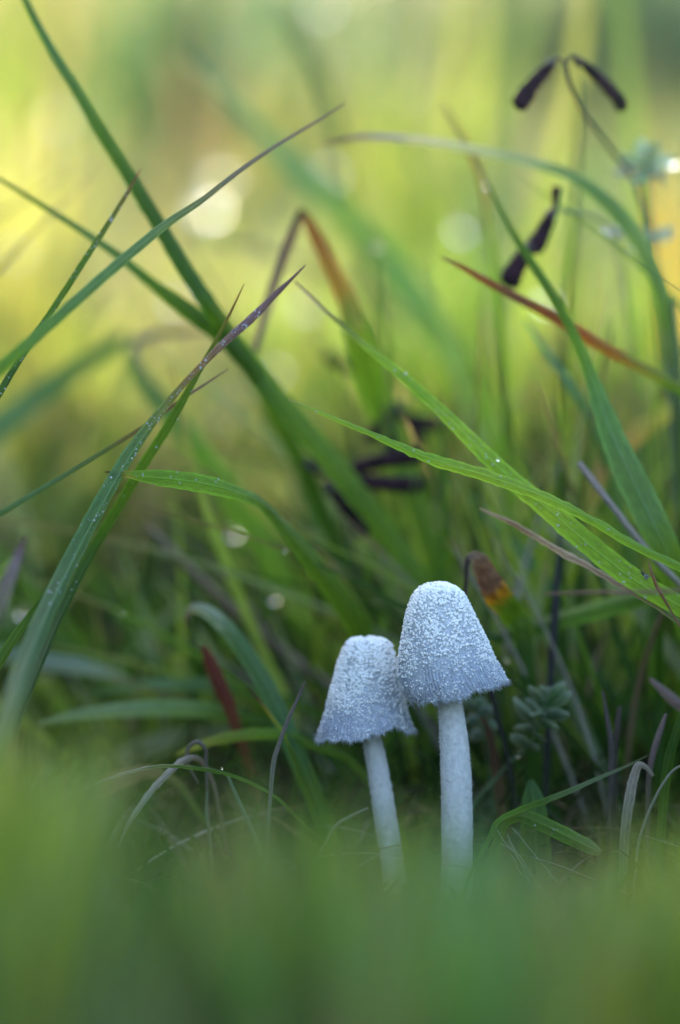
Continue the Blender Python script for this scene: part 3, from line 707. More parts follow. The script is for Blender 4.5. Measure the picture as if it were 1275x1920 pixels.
blade('broad soft green blade bowed below the flat curling leaf, with withered mauve top',
      [(400, 618, 14), (340, 622, 13.5), (280, 632, 13), (246, 652, 12.5), (262, 705, 12), (310, 768, 12), (370, 840, 12), (430, 925, 12), (490, 1020, 12), (550, 1125, 12), (605, 1230, 12), (650, 1330, 12)],
      [6, 16, 20, 24, 36, 46, 54, 58, 60, 58, 56, 52], [PURP, PURP, (.17, .14, .11), (.12, .17, .06), TEAL, FRESH, FRESH, FRESH, GREEN, GREEN], tip=.24, fold=16)
blade('pale blurred bluish blade slanting upward behind the short upright blade',
      [(235, 628, 17), (170, 675, 17), (100, 722, 17), (30, 775, 17), (-50, 840, 17), (-140, 930, 17)], [24, 44, 56, 60, 62, 60], [TEAL, TEAL, (.09, .18, .11), TEAL], fold=14)
blade('dark narrow green blade rising steeply behind the dark seed pods',
      [(470, 690, 10), (505, 770, 10), (550, 850, 10), (590, 930, 10), (630, 1020, 10), (665, 1110, 10), (700, 1200, 10)], [14, 26, 32, 36, 38, 38, 36], [(.04, .10, .03), DEEP, (.03, .09, .03), DEEP], fold=22)
blade('grey brown dead stalk slanting down to the shorter mushroom',
      [(275, 985, 8), (330, 1040, 8), (390, 1100, 8), (450, 1155, 8), (510, 1205, 8), (580, 1258, 8), (650, 1310, 8)], [14, 20, 24, 26, 26, 24, 22], [(.24, .18, .12), (.20, .14, .09), (.26, .20, .14)], mat='dry',
      name='dead_stalk', cat='dead stalk', tube_like=True)
blade('blurred grey straw lying nearly level behind the kinked dead blade',
      [(330, 438, 24), (420, 455, 24), (520, 480, 24), (620, 512, 24), (720, 560, 24), (800, 640, 25)], [14, 18, 18, 16, 14, 14], [(.22, .18, .13)], mat='dry', name='straw', cat='straw', tube_like=True)
blade('thin green stalk with brown withered top standing beside the rust brown blade',
      [(832, 200, 9), (858, 240, 9), (885, 290, 9), (905, 345, 9), (915, 410, 9), (925, 480, 9), (935, 560, 9), (945, 680, 9), (950, 800, 9), (952, 920, 9)],
      [8, 10, 14, 16, 16, 17, 18, 20, 20, 20], [PURP, (.2, .12, .05), RUST, (.20, .16, .03), LIME, FRESH, GREEN, GREEN, GREEN], tip=.3, fold=36, drops=[(913, 347, 8.6, .05)])
blade('slender teal blade standing between the wide blue green blade and the grey stalk',
      [(985, 600, 7), (1010, 638, 7), (1050, 695, 7), (1090, 752, 7), (1120, 810, 7), (1145, 880, 7), (1165, 970, 7)], [6, 12, 17, 20, 24, 26, 26], [(.06, .16, .13), (.06, .15, .12), TEAL, TEAL], fold=22)
blade('dim teal blade slanting down behind the tip of the tan dead blade',
      [(840, 895, 9), (890, 945, 9), (940, 995, 9), (990, 1050, 9), (1030, 1105, 9), (1065, 1170, 9), (1110, 1250, 8.6), (1160, 1320, 8), (1215, 1395, 7.4)], [8, 16, 20, 22, 24, 24, 26, 28, 28], [TEAL, (.05, .14, .09), TEAL, DEEP], fold=22)
blade('yellow translucent broad blade rising behind the hanging pair of seed pods',
      [(1100, -80, 30), (1092, 20, 30), (1078, 120, 30), (1058, 210, 30), (1035, 310, 30), (1012, 400, 30), (990, 500, 30), (970, 620, 30), (955, 760, 30)], [24, 28, 32, 36, 38, 38, 38, 36, 34], [(.28, .27, .11), (.30, .30, .10), (.33, .34, .11), (.22, .27, .08), LIME], fold=14)
blade('pale lime upright blade blurred beside the yellow translucent blade',
      [(1150, -90, 30), (1165, 20, 30), (1178, 130, 30), (1190, 240, 30), (1200, 380, 30), (1208, 540, 30), (1210, 740, 30)], [16, 20, 23, 25, 26, 26, 26], [(.18, .25, .08), (.14, .22, .06), LIME, GREEN], fold=14)
blade('straight thin green stem rising in front of the yellow translucent blade',
      [(1085, 150, 12), (1084, 240, 12), (1080, 340, 12), (1075, 440, 12), (1066, 540, 12), (1058, 640, 12), (1052, 780, 12)], [8, 12, 14, 15, 16, 16, 16], [GREEN, GREEN, FRESH, GREEN], tube_like=True, name='green_stalk', cat='stalk')
blade('soft green stem blurred behind the thin mauve tip of the arching blade',
      [(520, -10, 28), (560, 60, 28), (600, 145, 28), (630, 230, 28), (655, 340, 28), (680, 470, 28), (705, 640, 28)], [14, 20, 24, 26, 28, 28, 28], [(.2, .2, .1), GREEN, FRESH, FRESH], tube_like=True, name='green_stalk', cat='stalk')
# ---- round the foot of the mushrooms
blade('blurred tan dead leaf lying under the bowed silvery tipped blade',
      [(70, 1530, 3.4), (120, 1508, 3.4), (180, 1482, 3.4), (235, 1458, 3.4), (280, 1448, 3.4), (330, 1466, 3.4), (370, 1520, 3.4)], [14, 34, 40, 34, 24, 16, 12], [(.28, .17, .12), (.25, .15, .09), (.26, .18, .08), GREEN], mat='dry', fold=14, droop=.4)
blade('washed out grey leaf sloping from under the level grey green leaf down to the turf',
      [(130, 1500, 8.5), (175, 1460, 8.5), (235, 1422, 8.5), (300, 1395, 8.5), (380, 1378, 8.5), (460, 1375, 8.5), (540, 1392, 8.5)], [20, 44, 50, 46, 38, 28, 20], [(.24, .26, .17), (.24, .26, .19), (.18, .21, .13), GREEN], fold=14, droop=.3)
blade('blunt brown tipped leaf with orange margin standing right behind the taller cap',
      [(872, 1118, 1.8), (874, 1085, 1.8), (876, 1055, 1.8), (884, 1042, 1.9), (900, 1052, 2), (915, 1085, 2.1), (935, 1120, 2.2), (960, 1150, 4), (980, 1180, 4.2), (985, 1230, 4.2)],
      [6, 8, 10, 14, 34, 46, 54, 52, 44, 36], [DARK] * 6 + [(.20, .14, .10), (.22, .16, .12), (.13, .075, .045), (.16, .09, .05), (.09, .035, .012), (.10, .04, .015), (.30, .15, .015)] + [GREEN] * 4 + [DEEP] * 2, tip=.62, fold=12, mat='leaf', droop=.2)
blade('broad dark green leaf lying level beneath the thin brown straw',
      [(905, 1196, 5), (940, 1192, 5), (985, 1180, 4.8), (1040, 1163, 4.6), (1100, 1146, 4.4), (1160, 1130, 4.2), (1230, 1112, 4), (1320, 1100, 4)], [10, 28, 42, 48, 50, 48, 44, 40], [DEEP, DEEP, GREEN, FRESH, GREEN, GREEN], fold=24, twist=(30, 40, 20))
blade('pale blade lying behind the crossing of creased and droplet lined blades',
      [(1020, 985, 6), (1050, 1003, 6), (1085, 1030, 6), (1120, 1062, 6), (1160, 1100, 6), (1200, 1150, 6)], [14, 26, 30, 30, 30, 30], [GREY, GREY, (.22, .28, .18), GREY], fold=10)  # grey green, lighter past the middle of its length
blade('dark purple upright stalk between the taller cap and the downy sprig',
      [(1052, 985, 4.5), (1047, 1040, 4.4), (1043, 1100, 4.3), (1040, 1160, 4.2), (1035, 1230, 4.1), (1030, 1300, 4), (1026, 1400, 4)], [5, 10, 14, 16, 16, 15, 15], [(.035, .03, .05), (.03, .022, .035)], mat='dry', tube_like=True, name='dead_stalk', cat='dead stalk')
blade('dark stalk bent out from under the rim of the taller cap',
      [(915, 1260, 2.4), (922, 1300, 2.4), (932, 1345, 2.4), (945, 1390, 2.4), (955, 1440, 2.4)], [7, 9, 10, 10, 9], [(.03, .02, .03)], mat='dry', tube_like=True, name='dead_stalk', cat='dead stalk')
blade('reddish brown dead leaf drooping beside the stem of the taller mushroom',
      [(905, 1345, 3.4), (915, 1370, 3.4), (925, 1410, 3.3), (932, 1460, 3.2), (940, 1520, 3.1)], [8, 16, 20, 24, 24], [(.10, .03, .015), (.07, .02, .012), BROWN], mat='dry', fold=30)
blade('blue green blade with pale bent over top curving down beside the shorter mushroom',
      [(352, 1178, 4.2), (350, 1158, 4.2), (362, 1140, 4.2), (388, 1146, 4), (420, 1172, 3.8), (455, 1215, 3.6), (490, 1268, 3.4), (520, 1325, 3.2), (548, 1390, 3), (580, 1470, 2.8)],
      [5, 10, 20, 28, 34, 38, 40, 42, 44, 44], [DARK, BROWN, (.30, .34, .28), (.24, .30, .22), TEAL, TEAL, TEAL, (.05, .14, .05), GREEN], tip=.14, fold=22, twist=(0, 10, 20))
blade('broad grey green leaf lying level on the turf below the dark red leaf',
      [(72, 1358, 5), (130, 1343, 5), (200, 1334, 5), (270, 1328, 5), (340, 1327, 5), (410, 1334, 5), (470, 1348, 5), (530, 1372, 5)], [6, 20, 30, 34, 34, 32, 28, 24], [(.24, .30, .19), (.18, .27, .16), (.15, .25, .14), (.12, .22, .08), GREEN, DEEP], fold=14, droop=.3)
blade('faded bluish leaf half hidden behind the base of the dewy folded blade',
      [(250, 1282, 8), (200, 1262, 8), (140, 1248, 8), (70, 1238, 8), (0, 1226, 8), (-80, 1225, 8)], [8, 26, 34, 36, 34, 34], [GREY, (.26, .32, .29), (.22, .28, .24), TEAL], fold=12, droop=.3)
blade('dark red dead leaf leaning above the level grey green leaf',
      [(382, 1212, 4), (392, 1238, 4), (405, 1268, 4), (418, 1298, 4), (430, 1325, 4), (445, 1370, 4)], [12, 26, 32, 32, 28, 22], [(.13, .025, .014), (.10, .015, .008), (.13, .03, .012)], mat='dry', fold=24)
blade('thin bleached stalk standing upright in front of the bent over blue green blade',
      [(572, 1278, -.2), (558, 1310, -.2), (540, 1350, -.2), (525, 1390, -.2), (513, 1430, -.2), (508, 1480, -.2), (503, 1540, -.2), (500, 1620, -.2)], [3, 6, 8, 8, 10, 8, 7, 7], [(.15, .10, .10), (.20, .18, .15), (.24, .22, .18), (.2, .2, .14)], mat='dry', tube_like=True, name='dead_stalk', cat='dead stalk')
blade('thin bowed blade with frayed silvery tip arching over the turf',
      [(140, 1490, -.6), (170, 1472, -.6), (210, 1457, -.5), (260, 1442, -.4), (310, 1435, -.3), (360, 1438, -.2), (410, 1446, -.1), (460, 1462, 0), (520, 1495, .2), (570, 1545, .3)], [3, 7, 8, 9, 11, 12, 12, 12, 12, 12], [PALE, PALE, PALE, (.16, .19, .07), GREEN, GREEN, FRESH, GREEN], tip=.22, fold=34, twist=(30, 60), rag=.12, droop=.3,
      drops=[(416, 1441, -.25, .03)])
blade('pale dead blade drooping to the turf beneath the bowed silvery tipped blade',
      [(222, 1588, -1), (238, 1550, -.8), (258, 1518, -.5), (282, 1485, -.1), (310, 1455, .3), (345, 1425, .8), (375, 1425, 1.2), (400, 1470, 1.4), (415, 1540, 1.5)], [3, 8, 12, 14, 15, 14, 12, 10, 8], [(.24, .21, .18), PALE, (.30, .26, .23), (.22, .17, .14), (.18, .13, .10)], mat='dry', fold=30, rag=.1, droop=.4)
blade('tightly curled brown tendril hooped over the pale dead blade',
      [(372, 1470, 1), (352, 1432, 1), (352, 1405, 1), (368, 1391, 1), (384, 1403, 1.1), (386, 1430, 1.2), (388, 1480, 1.3), (390, 1540, 1.3)], [4, 6, 8, 9, 8, 7, 6, 6], [(.16, .12, .11), (.2, .16, .15)], mat='dry', tube_like=True, name='tendril', cat='tendril')
blade('short dark red and yellow spike poking up behind the thin bleached stalk',
      [(462, 1288, 1.6), (478, 1305, 1.6), (495, 1325, 1.6), (512, 1348, 1.6), (530, 1372, 1.6), (545, 1410, 1.6)], [2, 5, 7, 9, 9, 9], [(.07, .02, .02), (.10, .03, .02), (.24, .22, .03), LIME, GREEN], tip=.35, fold=36, rib=False)
blade('dark green blade slanting up behind the foot of the dewy folded blade',
      [(78, 1122, 0), (60, 1150, 0), (35, 1185, -.2), (5, 1232, -.5), (-40, 1310, -1)], [4, 14, 20, 24, 24], [DEEP, GREEN, GREEN], fold=30, twist=(20,))
blade('mauve withered blade tip rising out of focus near the foot of the dewy folded blade',
      [(48, 1006, -4.5), (36, 1035, -4.5), (20, 1078, -5), (0, 1130, -5.4), (-40, 1230, -6)], [5, 16, 24, 28, 28], [PURP, (.15, .10, .11), (.17, .13, .10), GREEN], mat='dry', fold=20)
blade('light green blade crossing the withered mauve tip',
      [(38, 1030, -3.6), (15, 1056, -3.8), (-15, 1090, -4), (-60, 1150, -4)], [4, 14, 20, 20], [LIME, LIME, GREEN], fold=24)
blade('long pale edged leaf sprawling over dead stalks towards the taller stem',
      [(1215, 1417, .4), (1170, 1440, .3), (1120, 1462, .2), (1070, 1485, 0), (1020, 1505, -.2), (975, 1522, -.4), (935, 1542, -.6), (915, 1580, -.6)], [4, 9, 13, 18, 20, 20, 16, 12], [(.12, .12, .07), GREY, (.14, .2, .10), GREEN, FRESH, GREEN], fold=40, twist=(50, 30), droop=.4)
blade('short blunt green leaf lying below the long pale edged leaf',
      [(1125, 1600, -.5), (1105, 1588, -.4), (1060, 1566, -.1), (1010, 1542, .2), (975, 1530, .5), (945, 1545, .8), (930, 1590, 1)], [12, 28, 32, 32, 26, 22, 20], [(.16, .2, .1), FRESH, GREEN, GREEN], fold=24, droop=.4, dew=12)
blade('upright soft green blade close behind the short blunt leaf',
      [(995, 1462, 1.6), (1000, 1500, 1.5), (1003, 1550, 1.4), (1005, 1610, 1.3), (1006, 1660, 1.2)], [12, 44, 58, 62, 58], [TEAL, GREEN, GREEN], fold=12)
blade('brown broken stalk standing upright, taller of the pair near the pale edged leaf',
      [(1130, 1296, 1.6), (1138, 1345, 1.5), (1146, 1400, 1.4), (1145, 1470, 1.3), (1142, 1550, 1.2), (1140, 1640, 1.2)], [5, 10, 12, 13, 13, 13], [(.10, .075, .07), (.08, .06, .055)], mat='dry', tube_like=True, name='dead_stalk', cat='dead stalk')
blade('brown broken stalk leaning on the taller one near the pale edged leaf',
      [(1162, 1325, 1.9), (1157, 1365, 1.8), (1152, 1420, 1.8), (1152, 1500, 1.7), (1154, 1600, 1.6)], [6, 12, 14, 14, 13], [(.09, .06, .06), (.06, .045, .04)], mat='dry', tube_like=True, name='dead_stalk', cat='dead stalk')
blade('pinkish grey splinter of stalk tilted beside the pair of brown broken stalks',
      [(1249, 1338, .8), (1240, 1365, .8), (1230, 1395, .8), (1222, 1425, .8), (1216, 1470, .8), (1214, 1560, .8)], [5, 11, 13, 12, 10, 8], [(.22, .16, .15), (.16, .11, .10)], mat='dry', tube_like=True, name='dead_stalk', cat='dead stalk')
blade('pale papery dead leaf folded at its top between stalks and turf',
      [(1225, 1455, .2), (1210, 1438, .2), (1197, 1436, .2), (1188, 1460, .2), (1180, 1500, .1), (1172, 1560, 0), (1168, 1640, 0)], [6, 10, 16, 20, 22, 20, 18], [(.28, .24, .18), (.32, .28, .22), (.22, .19, .13)], mat='dry', fold=26)
blade('thin silvery stem rising through the turf beside the papery dead leaf',
      [(1290, 1430, -.4), (1262, 1445, -.4), (1240, 1475, -.4), (1222, 1510, -.4), (1206, 1550, -.4), (1196, 1590, -.4), (1190, 1650, -.4)], [4, 5, 6, 6, 6, 6, 6], [(.28, .28, .20), (.25, .26, .2)], mat='dry', tube_like=True, name='green_stalk', cat='stalk')
blade('dark green blade curving up past the pinkish splinter',
      [(1300, 1290, .6), (1282, 1335, .6), (1268, 1375, .6), (1255, 1420, .6), (1246, 1480, .6), (1240, 1560, .6)], [8, 16, 20, 22, 22, 20], [GREEN, DEEP, GREEN], fold=34)
blade('pinkish grey dead leaf jutting out above the splinter',
      [(1218, 1272, 2), (1240, 1292, 2), (1262, 1312, 2), (1290, 1335, 2), (1330, 1380, 2)], [8, 18, 24, 26, 24], [(.24, .18, .17), (.16, .12, .11)], mat='dry', fold=30)
blade('light green curved blade sunk in shade below the broad dark level leaf',
      [(1060, 1232, 7), (1085, 1262, 7), (1100, 1310, 7), (1106, 1360, 7), (1108, 1430, 7)], [8, 22, 30, 30, 28], [FRESH, GREEN, GREEN], fold=20)
blade('upright green blade rising beside the pinkish grey dead leaf',
      [(1215, 1130, 5), (1225, 1190, 5), (1236, 1250, 5), (1240, 1320, 5), (1240, 1400, 5)], [10, 22, 26, 26, 24], [TEAL, GREEN, DEEP], fold=24)
blade('yellowing dry blade leaning above the broad dark level leaf',
      [(1300, 735, 9), (1250, 770, 9), (1200, 810, 9), (1160, 850, 9), (1120, 905, 9), (1090, 980, 9)], [20, 36, 40, 36, 30, 26], [LIME, YEL, (.28, .18, .06), TAN, GREEN], fold=20)
blade('upright green stem rising just below the end of the bowed greyish blade',
      [(1262, 560, 6), (1266, 640, 6), (1270, 740, 6), (1276, 860, 6), (1282, 980, 6)], [8, 12, 14, 15, 15], [GREY, (.12, .18, .08), GREEN, GREEN], tube_like=True, name='green_stalk', cat='stalk')
blade('yellow edged green leaf lying low behind the curled brown tendril',
      [(330, 1415, 3), (370, 1398, 3), (420, 1384, 3), (480, 1376, 3), (540, 1380, 3), (590, 1400, 3)], [5, 16, 22, 24, 22, 18], [YEL, (.2, .24, .04), FRESH, GREEN], fold=20, droop=.35)
blade('dull teal leaf stretched level between the dark red leaf and the dewy blade',
      [(170, 1300, 7), (240, 1290, 7), (310, 1284, 7), (380, 1284, 7), (450, 1292, 7), (520, 1312, 7)], [6, 20, 28, 30, 28, 22], [TEAL, (.12, .22, .13), TEAL, GREEN], fold=16, droop=.35)
blade('soft green blade low behind the faded bluish leaf, blotched with yellow',
      [(300, 1330, 9), (240, 1290, 9), (180, 1250, 9), (110, 1215, 9), (40, 1195, 9), (-40, 1200, 9)], [10, 34, 46, 52, 54, 50], [(.2, .2, .03), (.13, .18, .03), GREEN, DEEP, GREEN], fold=18, droop=.3)
blade('curved wiry rootlet looping over the soil before the shorter mushroom',
      [(690, 1515, -.5), (655, 1532, -.6), (628, 1550, -.7), (605, 1590, -.8), (580, 1625, -.9), (555, 1650, -1)], [5, 6, 7, 6, 5, 4], [(.22, .2, .16)], mat='dry', tube_like=True, name='rootlet', cat='rootlet')
blade('straight pale fibre slanting up to the foot of the shorter mushroom',
      [(712, 1602, -.7), (680, 1620, -.7), (650, 1640, -.8), (610, 1668, -.9)], [4, 5, 5, 5], [PALE], mat='dry', tube_like=True, name='rootlet', cat='rootlet')
blade('wavy pale fibre hanging below the curled brown tendril',
      [(388, 1485, .4), (386, 1520, .4), (392, 1560, .4), (396, 1600, .4), (398, 1650, .4)], [4, 6, 6, 5, 5], [(.18, .22, .14)], mat='dry', tube_like=True, name='rootlet', cat='rootlet')
blade('pale greenish fibre slanting beside the thin bleached stalk',
      [(425, 1450, .6), (440, 1485, .6), (458, 1525, .6), (480, 1575, .6), (495, 1640, .6)], [5, 7, 8, 8, 8], [(.2, .26, .18)], mat='dry', tube_like=True, name='rootlet', cat='rootlet')
SG = np.random.default_rng(9)
for k in range(6):
    x0, y0 = 925 + SG.uniform(0, 40), 1530 + SG.uniform(0, 70); a = SG.uniform(.5, 1.2); ln = SG.uniform(40, 80); d0 = SG.uniform(-.8, .3)
    blade('gossamer strand glinting on the turf beside the taller stem', [(x0 + ln * u * math.cos(a) + SG.normal(0, 2), y0 + ln * u * math.sin(a) + SG.normal(0, 2), d0) for u in (0, .33, .66, 1)],
          [1.0, 1.2, 1.2, 1.0], [(.5, .5, .5)], mat='dry', tube_like=True, name='silk_strand', cat='silk', group='gossamer strands by the taller stem')

# ---- the tangle of thin growth between and behind the mushrooms
TG = np.random.default_rng(101)
TANGLE = [('slim green blade in the blurred tangle behind the mushrooms', 'slim green blades in the tangle', 'leaf', [FRESH, GREEN, LIME, (.24, .34, .06), DEEP, DEEP, (.20, .27, .16), (.05, .12, .02)], (7, 22), 240),
          ('thin dry straw in the blurred tangle behind the mushrooms', 'thin dry straws in the tangle', 'dry', [TAN, PALE, STRAW, (.2, .15, .12)], (5, 12), 46),
          ('dark wiry stalk in the blurred tangle behind the mushrooms', 'dark wiry stalks in the tangle', 'dry', [DARK, PURP, (.07, .05, .05)], (5, 12), 30)]
for label, grp, mt, pal_, wr, cnt in TANGLE:
    for k in range(cnt):
        px = TG.choice([TG.uniform(-20, 560), TG.uniform(860, 1300), TG.uniform(560, 900)], p=[.3, .5, .2]); d = 3 + 19 * TG.random() ** 1.2
        if px < 560: d = max(d, 9.5)
        elif px < 900: d = max(d, 7)
        if px > 900: d = 3 + 13 * TG.random()
        if 320 < px < 480 or 840 < px < 1110: d = max(d, 6.5)
        q = DIST + d
        row0 = 960 + (CAM[2] - q * math.sin(TILT)) / math.cos(TILT) / (K * q / DIST)      # row where the soil lies at that distance
        L = (TG.uniform(300, 1000) if px > 620 else TG.uniform(180, 640)) * (1 if mt == 'leaf' else .75); lean = TG.normal(-.15, .35); bow = TG.normal(-.05, .25)
        pts = []
        for u in (1, .75, .5, .25, .05):
            pts.append((px + L * (lean * u + bow * u * u), row0 - L * (u - .28 * abs(lean + bow) * u * u), d + TG.normal(0, .3)))
        w = TG.uniform(*wr); c0 = pal_[TG.integers(0, len(pal_))]; c1 = tuple(np.array(c0) * TG.uniform(.7, 1.1))
        tipc = TAN if (mt == 'leaf' and TG.random() < .4) else c0
        blade(label, pts, [w * .2, w * .7, w, w, w * .9], [tipc, c0, c1, c1], mat=mt, fold=TG.uniform(15, 35), rib=False, twist=(TG.uniform(-30, 30), TG.uniform(-30, 30)),
              tube_like=(mt == 'dry'), group=grp, drops=([(x_, y_, d_ - .1, TG.uniform(.03, .06)) for x_, y_, d_ in pts[1:3]] if (mt == 'leaf' and k % 3 == 0) else ()), name={'slim': 'grass_shoot', 'thin': 'straw', 'dark': 'dead_stalk'}[label.split()[0]], cat={'slim': 'grass', 'thin': 'straw', 'dark': 'dead stalk'}[label.split()[0]], droop=.3)

# ================================================================== dark seed pods
def pod_mesh(a, b, w, bend=0.0, flat=0.55):
    a, b = np.asarray(a), np.asarray(b); ax = b - a; ln = np.linalg.norm(ax); ax = ax / ln
    s = nrm(np.cross(ax, FWD)); n_ = np.cross(s, ax)
    v, f = [], []; NS, KS = 22, 14
    for i in range(NS + 1):
        t = i / NS
        prof = min(1, (t / .16)) ** .7 * min(1, ((1 - t) / .10)) ** .6 * (0.86 + .14 * math.sin(t * 7 * math.pi) ** 2) * (0.7 + .5 * t)
        c = a + ax * ln * t + s * bend * ln * 4 * t * (1 - t)
        for k in range(KS):
            q = 2 * math.pi * k / KS
            seam = 1.12 if k in (0, KS // 2) else 1
            rough = 1 + .13 * noise.noise((t * 9 + a[0], math.cos(q) * 1.5, math.sin(q) * 1.5)) + .15 * noise.noise((t * 30 + a[2], math.cos(q) * 4, math.sin(q) * 4))
            v.append(c + (s * math.cos(q) * seam + n_ * math.sin(q) * flat) * w * .5 * max(prof, .03) * rough)
    for i in range(NS):
        for k in range(KS):
            f.append((i * KS + k, i * KS + (k + 1) % KS, (i + 1) * KS + (k + 1) % KS, (i + 1) * KS + k))
    f.append(tuple(range(KS))[::-1]); f.append(tuple(NS * KS + k for k in range(KS)))
    return np.array(v), f

def pod_plant(label, stem_px, stem_w, pods, mat='stalk', droop=.08):
    V = [P(*p) for p in stem_px]; ext = to_ground(np.array(V), droop)
    pts, ts = spline(V + ext, 7)
    base = pts[-1].copy()
    rt = empty('pod_plant', base); tag(rt, label, 'pod plant')
    v, f = tube(pts, np.linspace(stem_w * .7, stem_w, len(pts)) * K * .5, 8)
    mesh_obj('stem', v, f, mat, rt, base)
    for (x0, y0, d0, x1, y1, d1, w, bend) in pods:
        a, b = P(x0, y0, d0), P(x1, y1, d1)
        pd = mesh_obj('pod', *pod_mesh(a, b, w * K, bend), 'pod', rt, base)
        ax = nrm(b - a)
        cp, _ = spline([a - ax * .18, a, a + ax * .10], 4)
        v, f = tube(cp, np.interp(np.arange(len(cp)), [0, len(cp) * .5, len(cp) - 1], [.04, w * K * .36, w * K * .44]), 10)
        mesh_obj('calyx', v, f, 'stalk', pd, base)
        if True:
            j = int(np.argmin(np.linalg.norm(pts - a, axis=1)))
            kp, _ = spline([pts[j], (pts[j] + a) / 2 + np.array((0, 0, .12)), a - ax * .12], 5)
            v, f = tube(kp, .035, 6); mesh_obj('pod_stalk', v, f, 'stalk', pd, base)
    return rt
pod_plant('pair of dark pods spread like a moustache on a thin leaning stem',
          [(1062, 118, 5), (1070, 160, 5.2), (1090, 205, 5.6), (1120, 245, 6), (1150, 285, 7), (1190, 340, 8), (1215, 430, 9), (1230, 560, 10)], 11,
          [(1034, 121, 5, 968, 206, 4.8, 34, -.04), (1084, 114, 5, 1174, 208, 5.2, 26, .05)])
pod_plant('two dark pods hanging in line from a short hooked stalk',
          [(1040, 352, 5.5), (1041, 375, 5.5), (1040, 392, 5.5), (1062, 397, 5.6), (1100, 402, 7), (1140, 425, 9), (1165, 500, 9.5), (1180, 620, 10)], 8,
          [(1034, 400, 5.5, 994, 475, 5.5, 34, .03), (996, 462, 5.5, 950, 538, 5.5, 40, -.03), (1040, 388, 5.5, 1044, 348, 5.5, 18, 0)], 'greystalk')
pod_plant('cluster of dark purple pods lying level behind the tall deep green blade',
          [(560, 868, 7), (600, 885, 7), (640, 888, 7.4), (640, 920, 8), (650, 980, 10), (668, 1060, 10)], 13,
          [(645, 884, 7.6, 792, 852, 7.6, 34, .03), (648, 896, 7.5, 797, 908, 7.5, 34, -.03), (640, 890, 7.6, 545, 862, 8, 28, 0), (615, 915, 7.5, 690, 1005, 7.5, 34, .03)])
pod_plant('open whorl of dim drooping pods above the cluster of dark purple pods',
          [(715, 745, 10), (725, 765, 10), (735, 790, 10), (735, 840, 11), (740, 920, 14)], 14,
          [(735, 765, 10, 838, 795, 10, 28, -.1), (748, 765, 10, 792, 838, 10, 26, .06), (722, 775, 10, 690, 830, 10, 28, 0), (735, 790, 10, 735, 858, 10, 26, 0)])
pod_plant('single small dark pod on a thin stem behind the droplet lined blade',
          [(655, 700, 14), (640, 682, 14), (640, 720, 14), (660, 800, 14), (690, 900, 14)], 10, [(655, 690, 13.8, 612, 660, 13.8, 26, 0)])

# ================================================================== downy sprig and frosted plant
def leaflet(root, base, a, b, w, colr, curve=.15, tipc=(.42, .48, .42)):
    a, b = np.asarray(a), np.asarray(b); ax = b - a; ln = np.linalg.norm(ax); ax = ax / ln
    s = nrm(np.cross(ax, FWD + np.array((.2, 0, .5)))); n_ = np.cross(s, ax)
    v, f, c = [], [], []
    NS, U = 10, (-1, -.5, 0, .5, 1)
    for i in range(NS + 1):
        t = i / NS; ww = w * .5 * (math.sin(math.pi * min(t * .93 + .03, 1)) ** .75)
        o = a + ax * ln * t - n_ * curve * ln * 4 * t * (1 - t) * .5
        for u in U:
            v.append(o + s * u * ww + n_ * abs(u) * ww * .45); m = max(abs(u) ** 3 * .6, t ** 4 * .8)
            c.append([p * (1 - m) + q * m for p, q in zip(colr, tipc)])
    for i in range(NS):
        for k in range(4): f.append((i * 5 + k, i * 5 + k + 1, i * 5 + k + 6, i * 5 + k + 5))
    return mesh_obj('leaf', np.array(v), f, 'fuzzleaf', root, base, cols=np.array(c))

def sprig(label, stem_px, stem_w, leaves, drops, name='sprig', cat='sprig', colr=(.065, .135, .065), dmat='water'):
    V = [P(*p) for p in stem_px]; pts, _ = spline(V + to_ground(np.array(V), .12), 6); base = pts[-1].copy()
    rt = empty(name, base); tag(rt, label, cat)
    v, f = tube(pts, np.linspace(stem_w * .6, stem_w, len(pts)) * K * .5, 8); mesh_obj('stem', v, f, 'greystalk', rt, base)
    g = np.random.default_rng(len(leaves))
    for (x0, y0, x1, y1, w, d0, d1) in leaves:
        lf = leaflet(rt, base, P(x0, y0, d0), P(x1, y1, d1), w * K * 1.4, [q * g.uniform(.8, 1.25) for q in colr])
    for (x, y, d, r_) in drops:
        mesh_obj('water_drop', *scatter(3, np.array([P(x, y, d)]), np.array([r_])), dmat, rt, base)
    return rt
D = 2.6
sprig('small downy grey green sprig with blunt leaves in the shade beside the taller stem',
      [(1020, 1318, D), (1016, 1340, D), (1010, 1362, D), (1002, 1380, D + .1), (985, 1405, D + .2), (960, 1425, D + .3), (930, 1460, D + .4)], 8,
      [(1020, 1322, 992, 1286, 15, D, D - .5), (1020, 1322, 1016, 1285, 16, D, D - .3), (1022, 1322, 1030, 1288, 17, D, D - .2), (1022, 1325, 1058, 1278, 20, D, D - .6),
       (1022, 1330, 1070, 1298, 20, D, D - .3), (1018, 1345, 1066, 1338, 24, D, D - .7), (1016, 1345, 985, 1310, 16, D, D + .3), (1012, 1356, 1046, 1362, 24, D, D - .9),
       (1008, 1366, 962, 1308, 17, D + .1, D - .2), (1004, 1376, 966, 1362, 24, D + .1, D - .5), (1002, 1378, 1020, 1385, 24, D + .1, D - .8), (1016, 1335, 1000, 1342, 22, D, D - .8),
       (990, 1400, 958, 1378, 22, D + .2, D - .2), (984, 1402, 1010, 1400, 20, D + .2, D - .3)],
      [(1022, 1338, D - .5, .05), (1056, 1284, D - .6, .03), (971, 1417, D, .045)])
D = 3.6
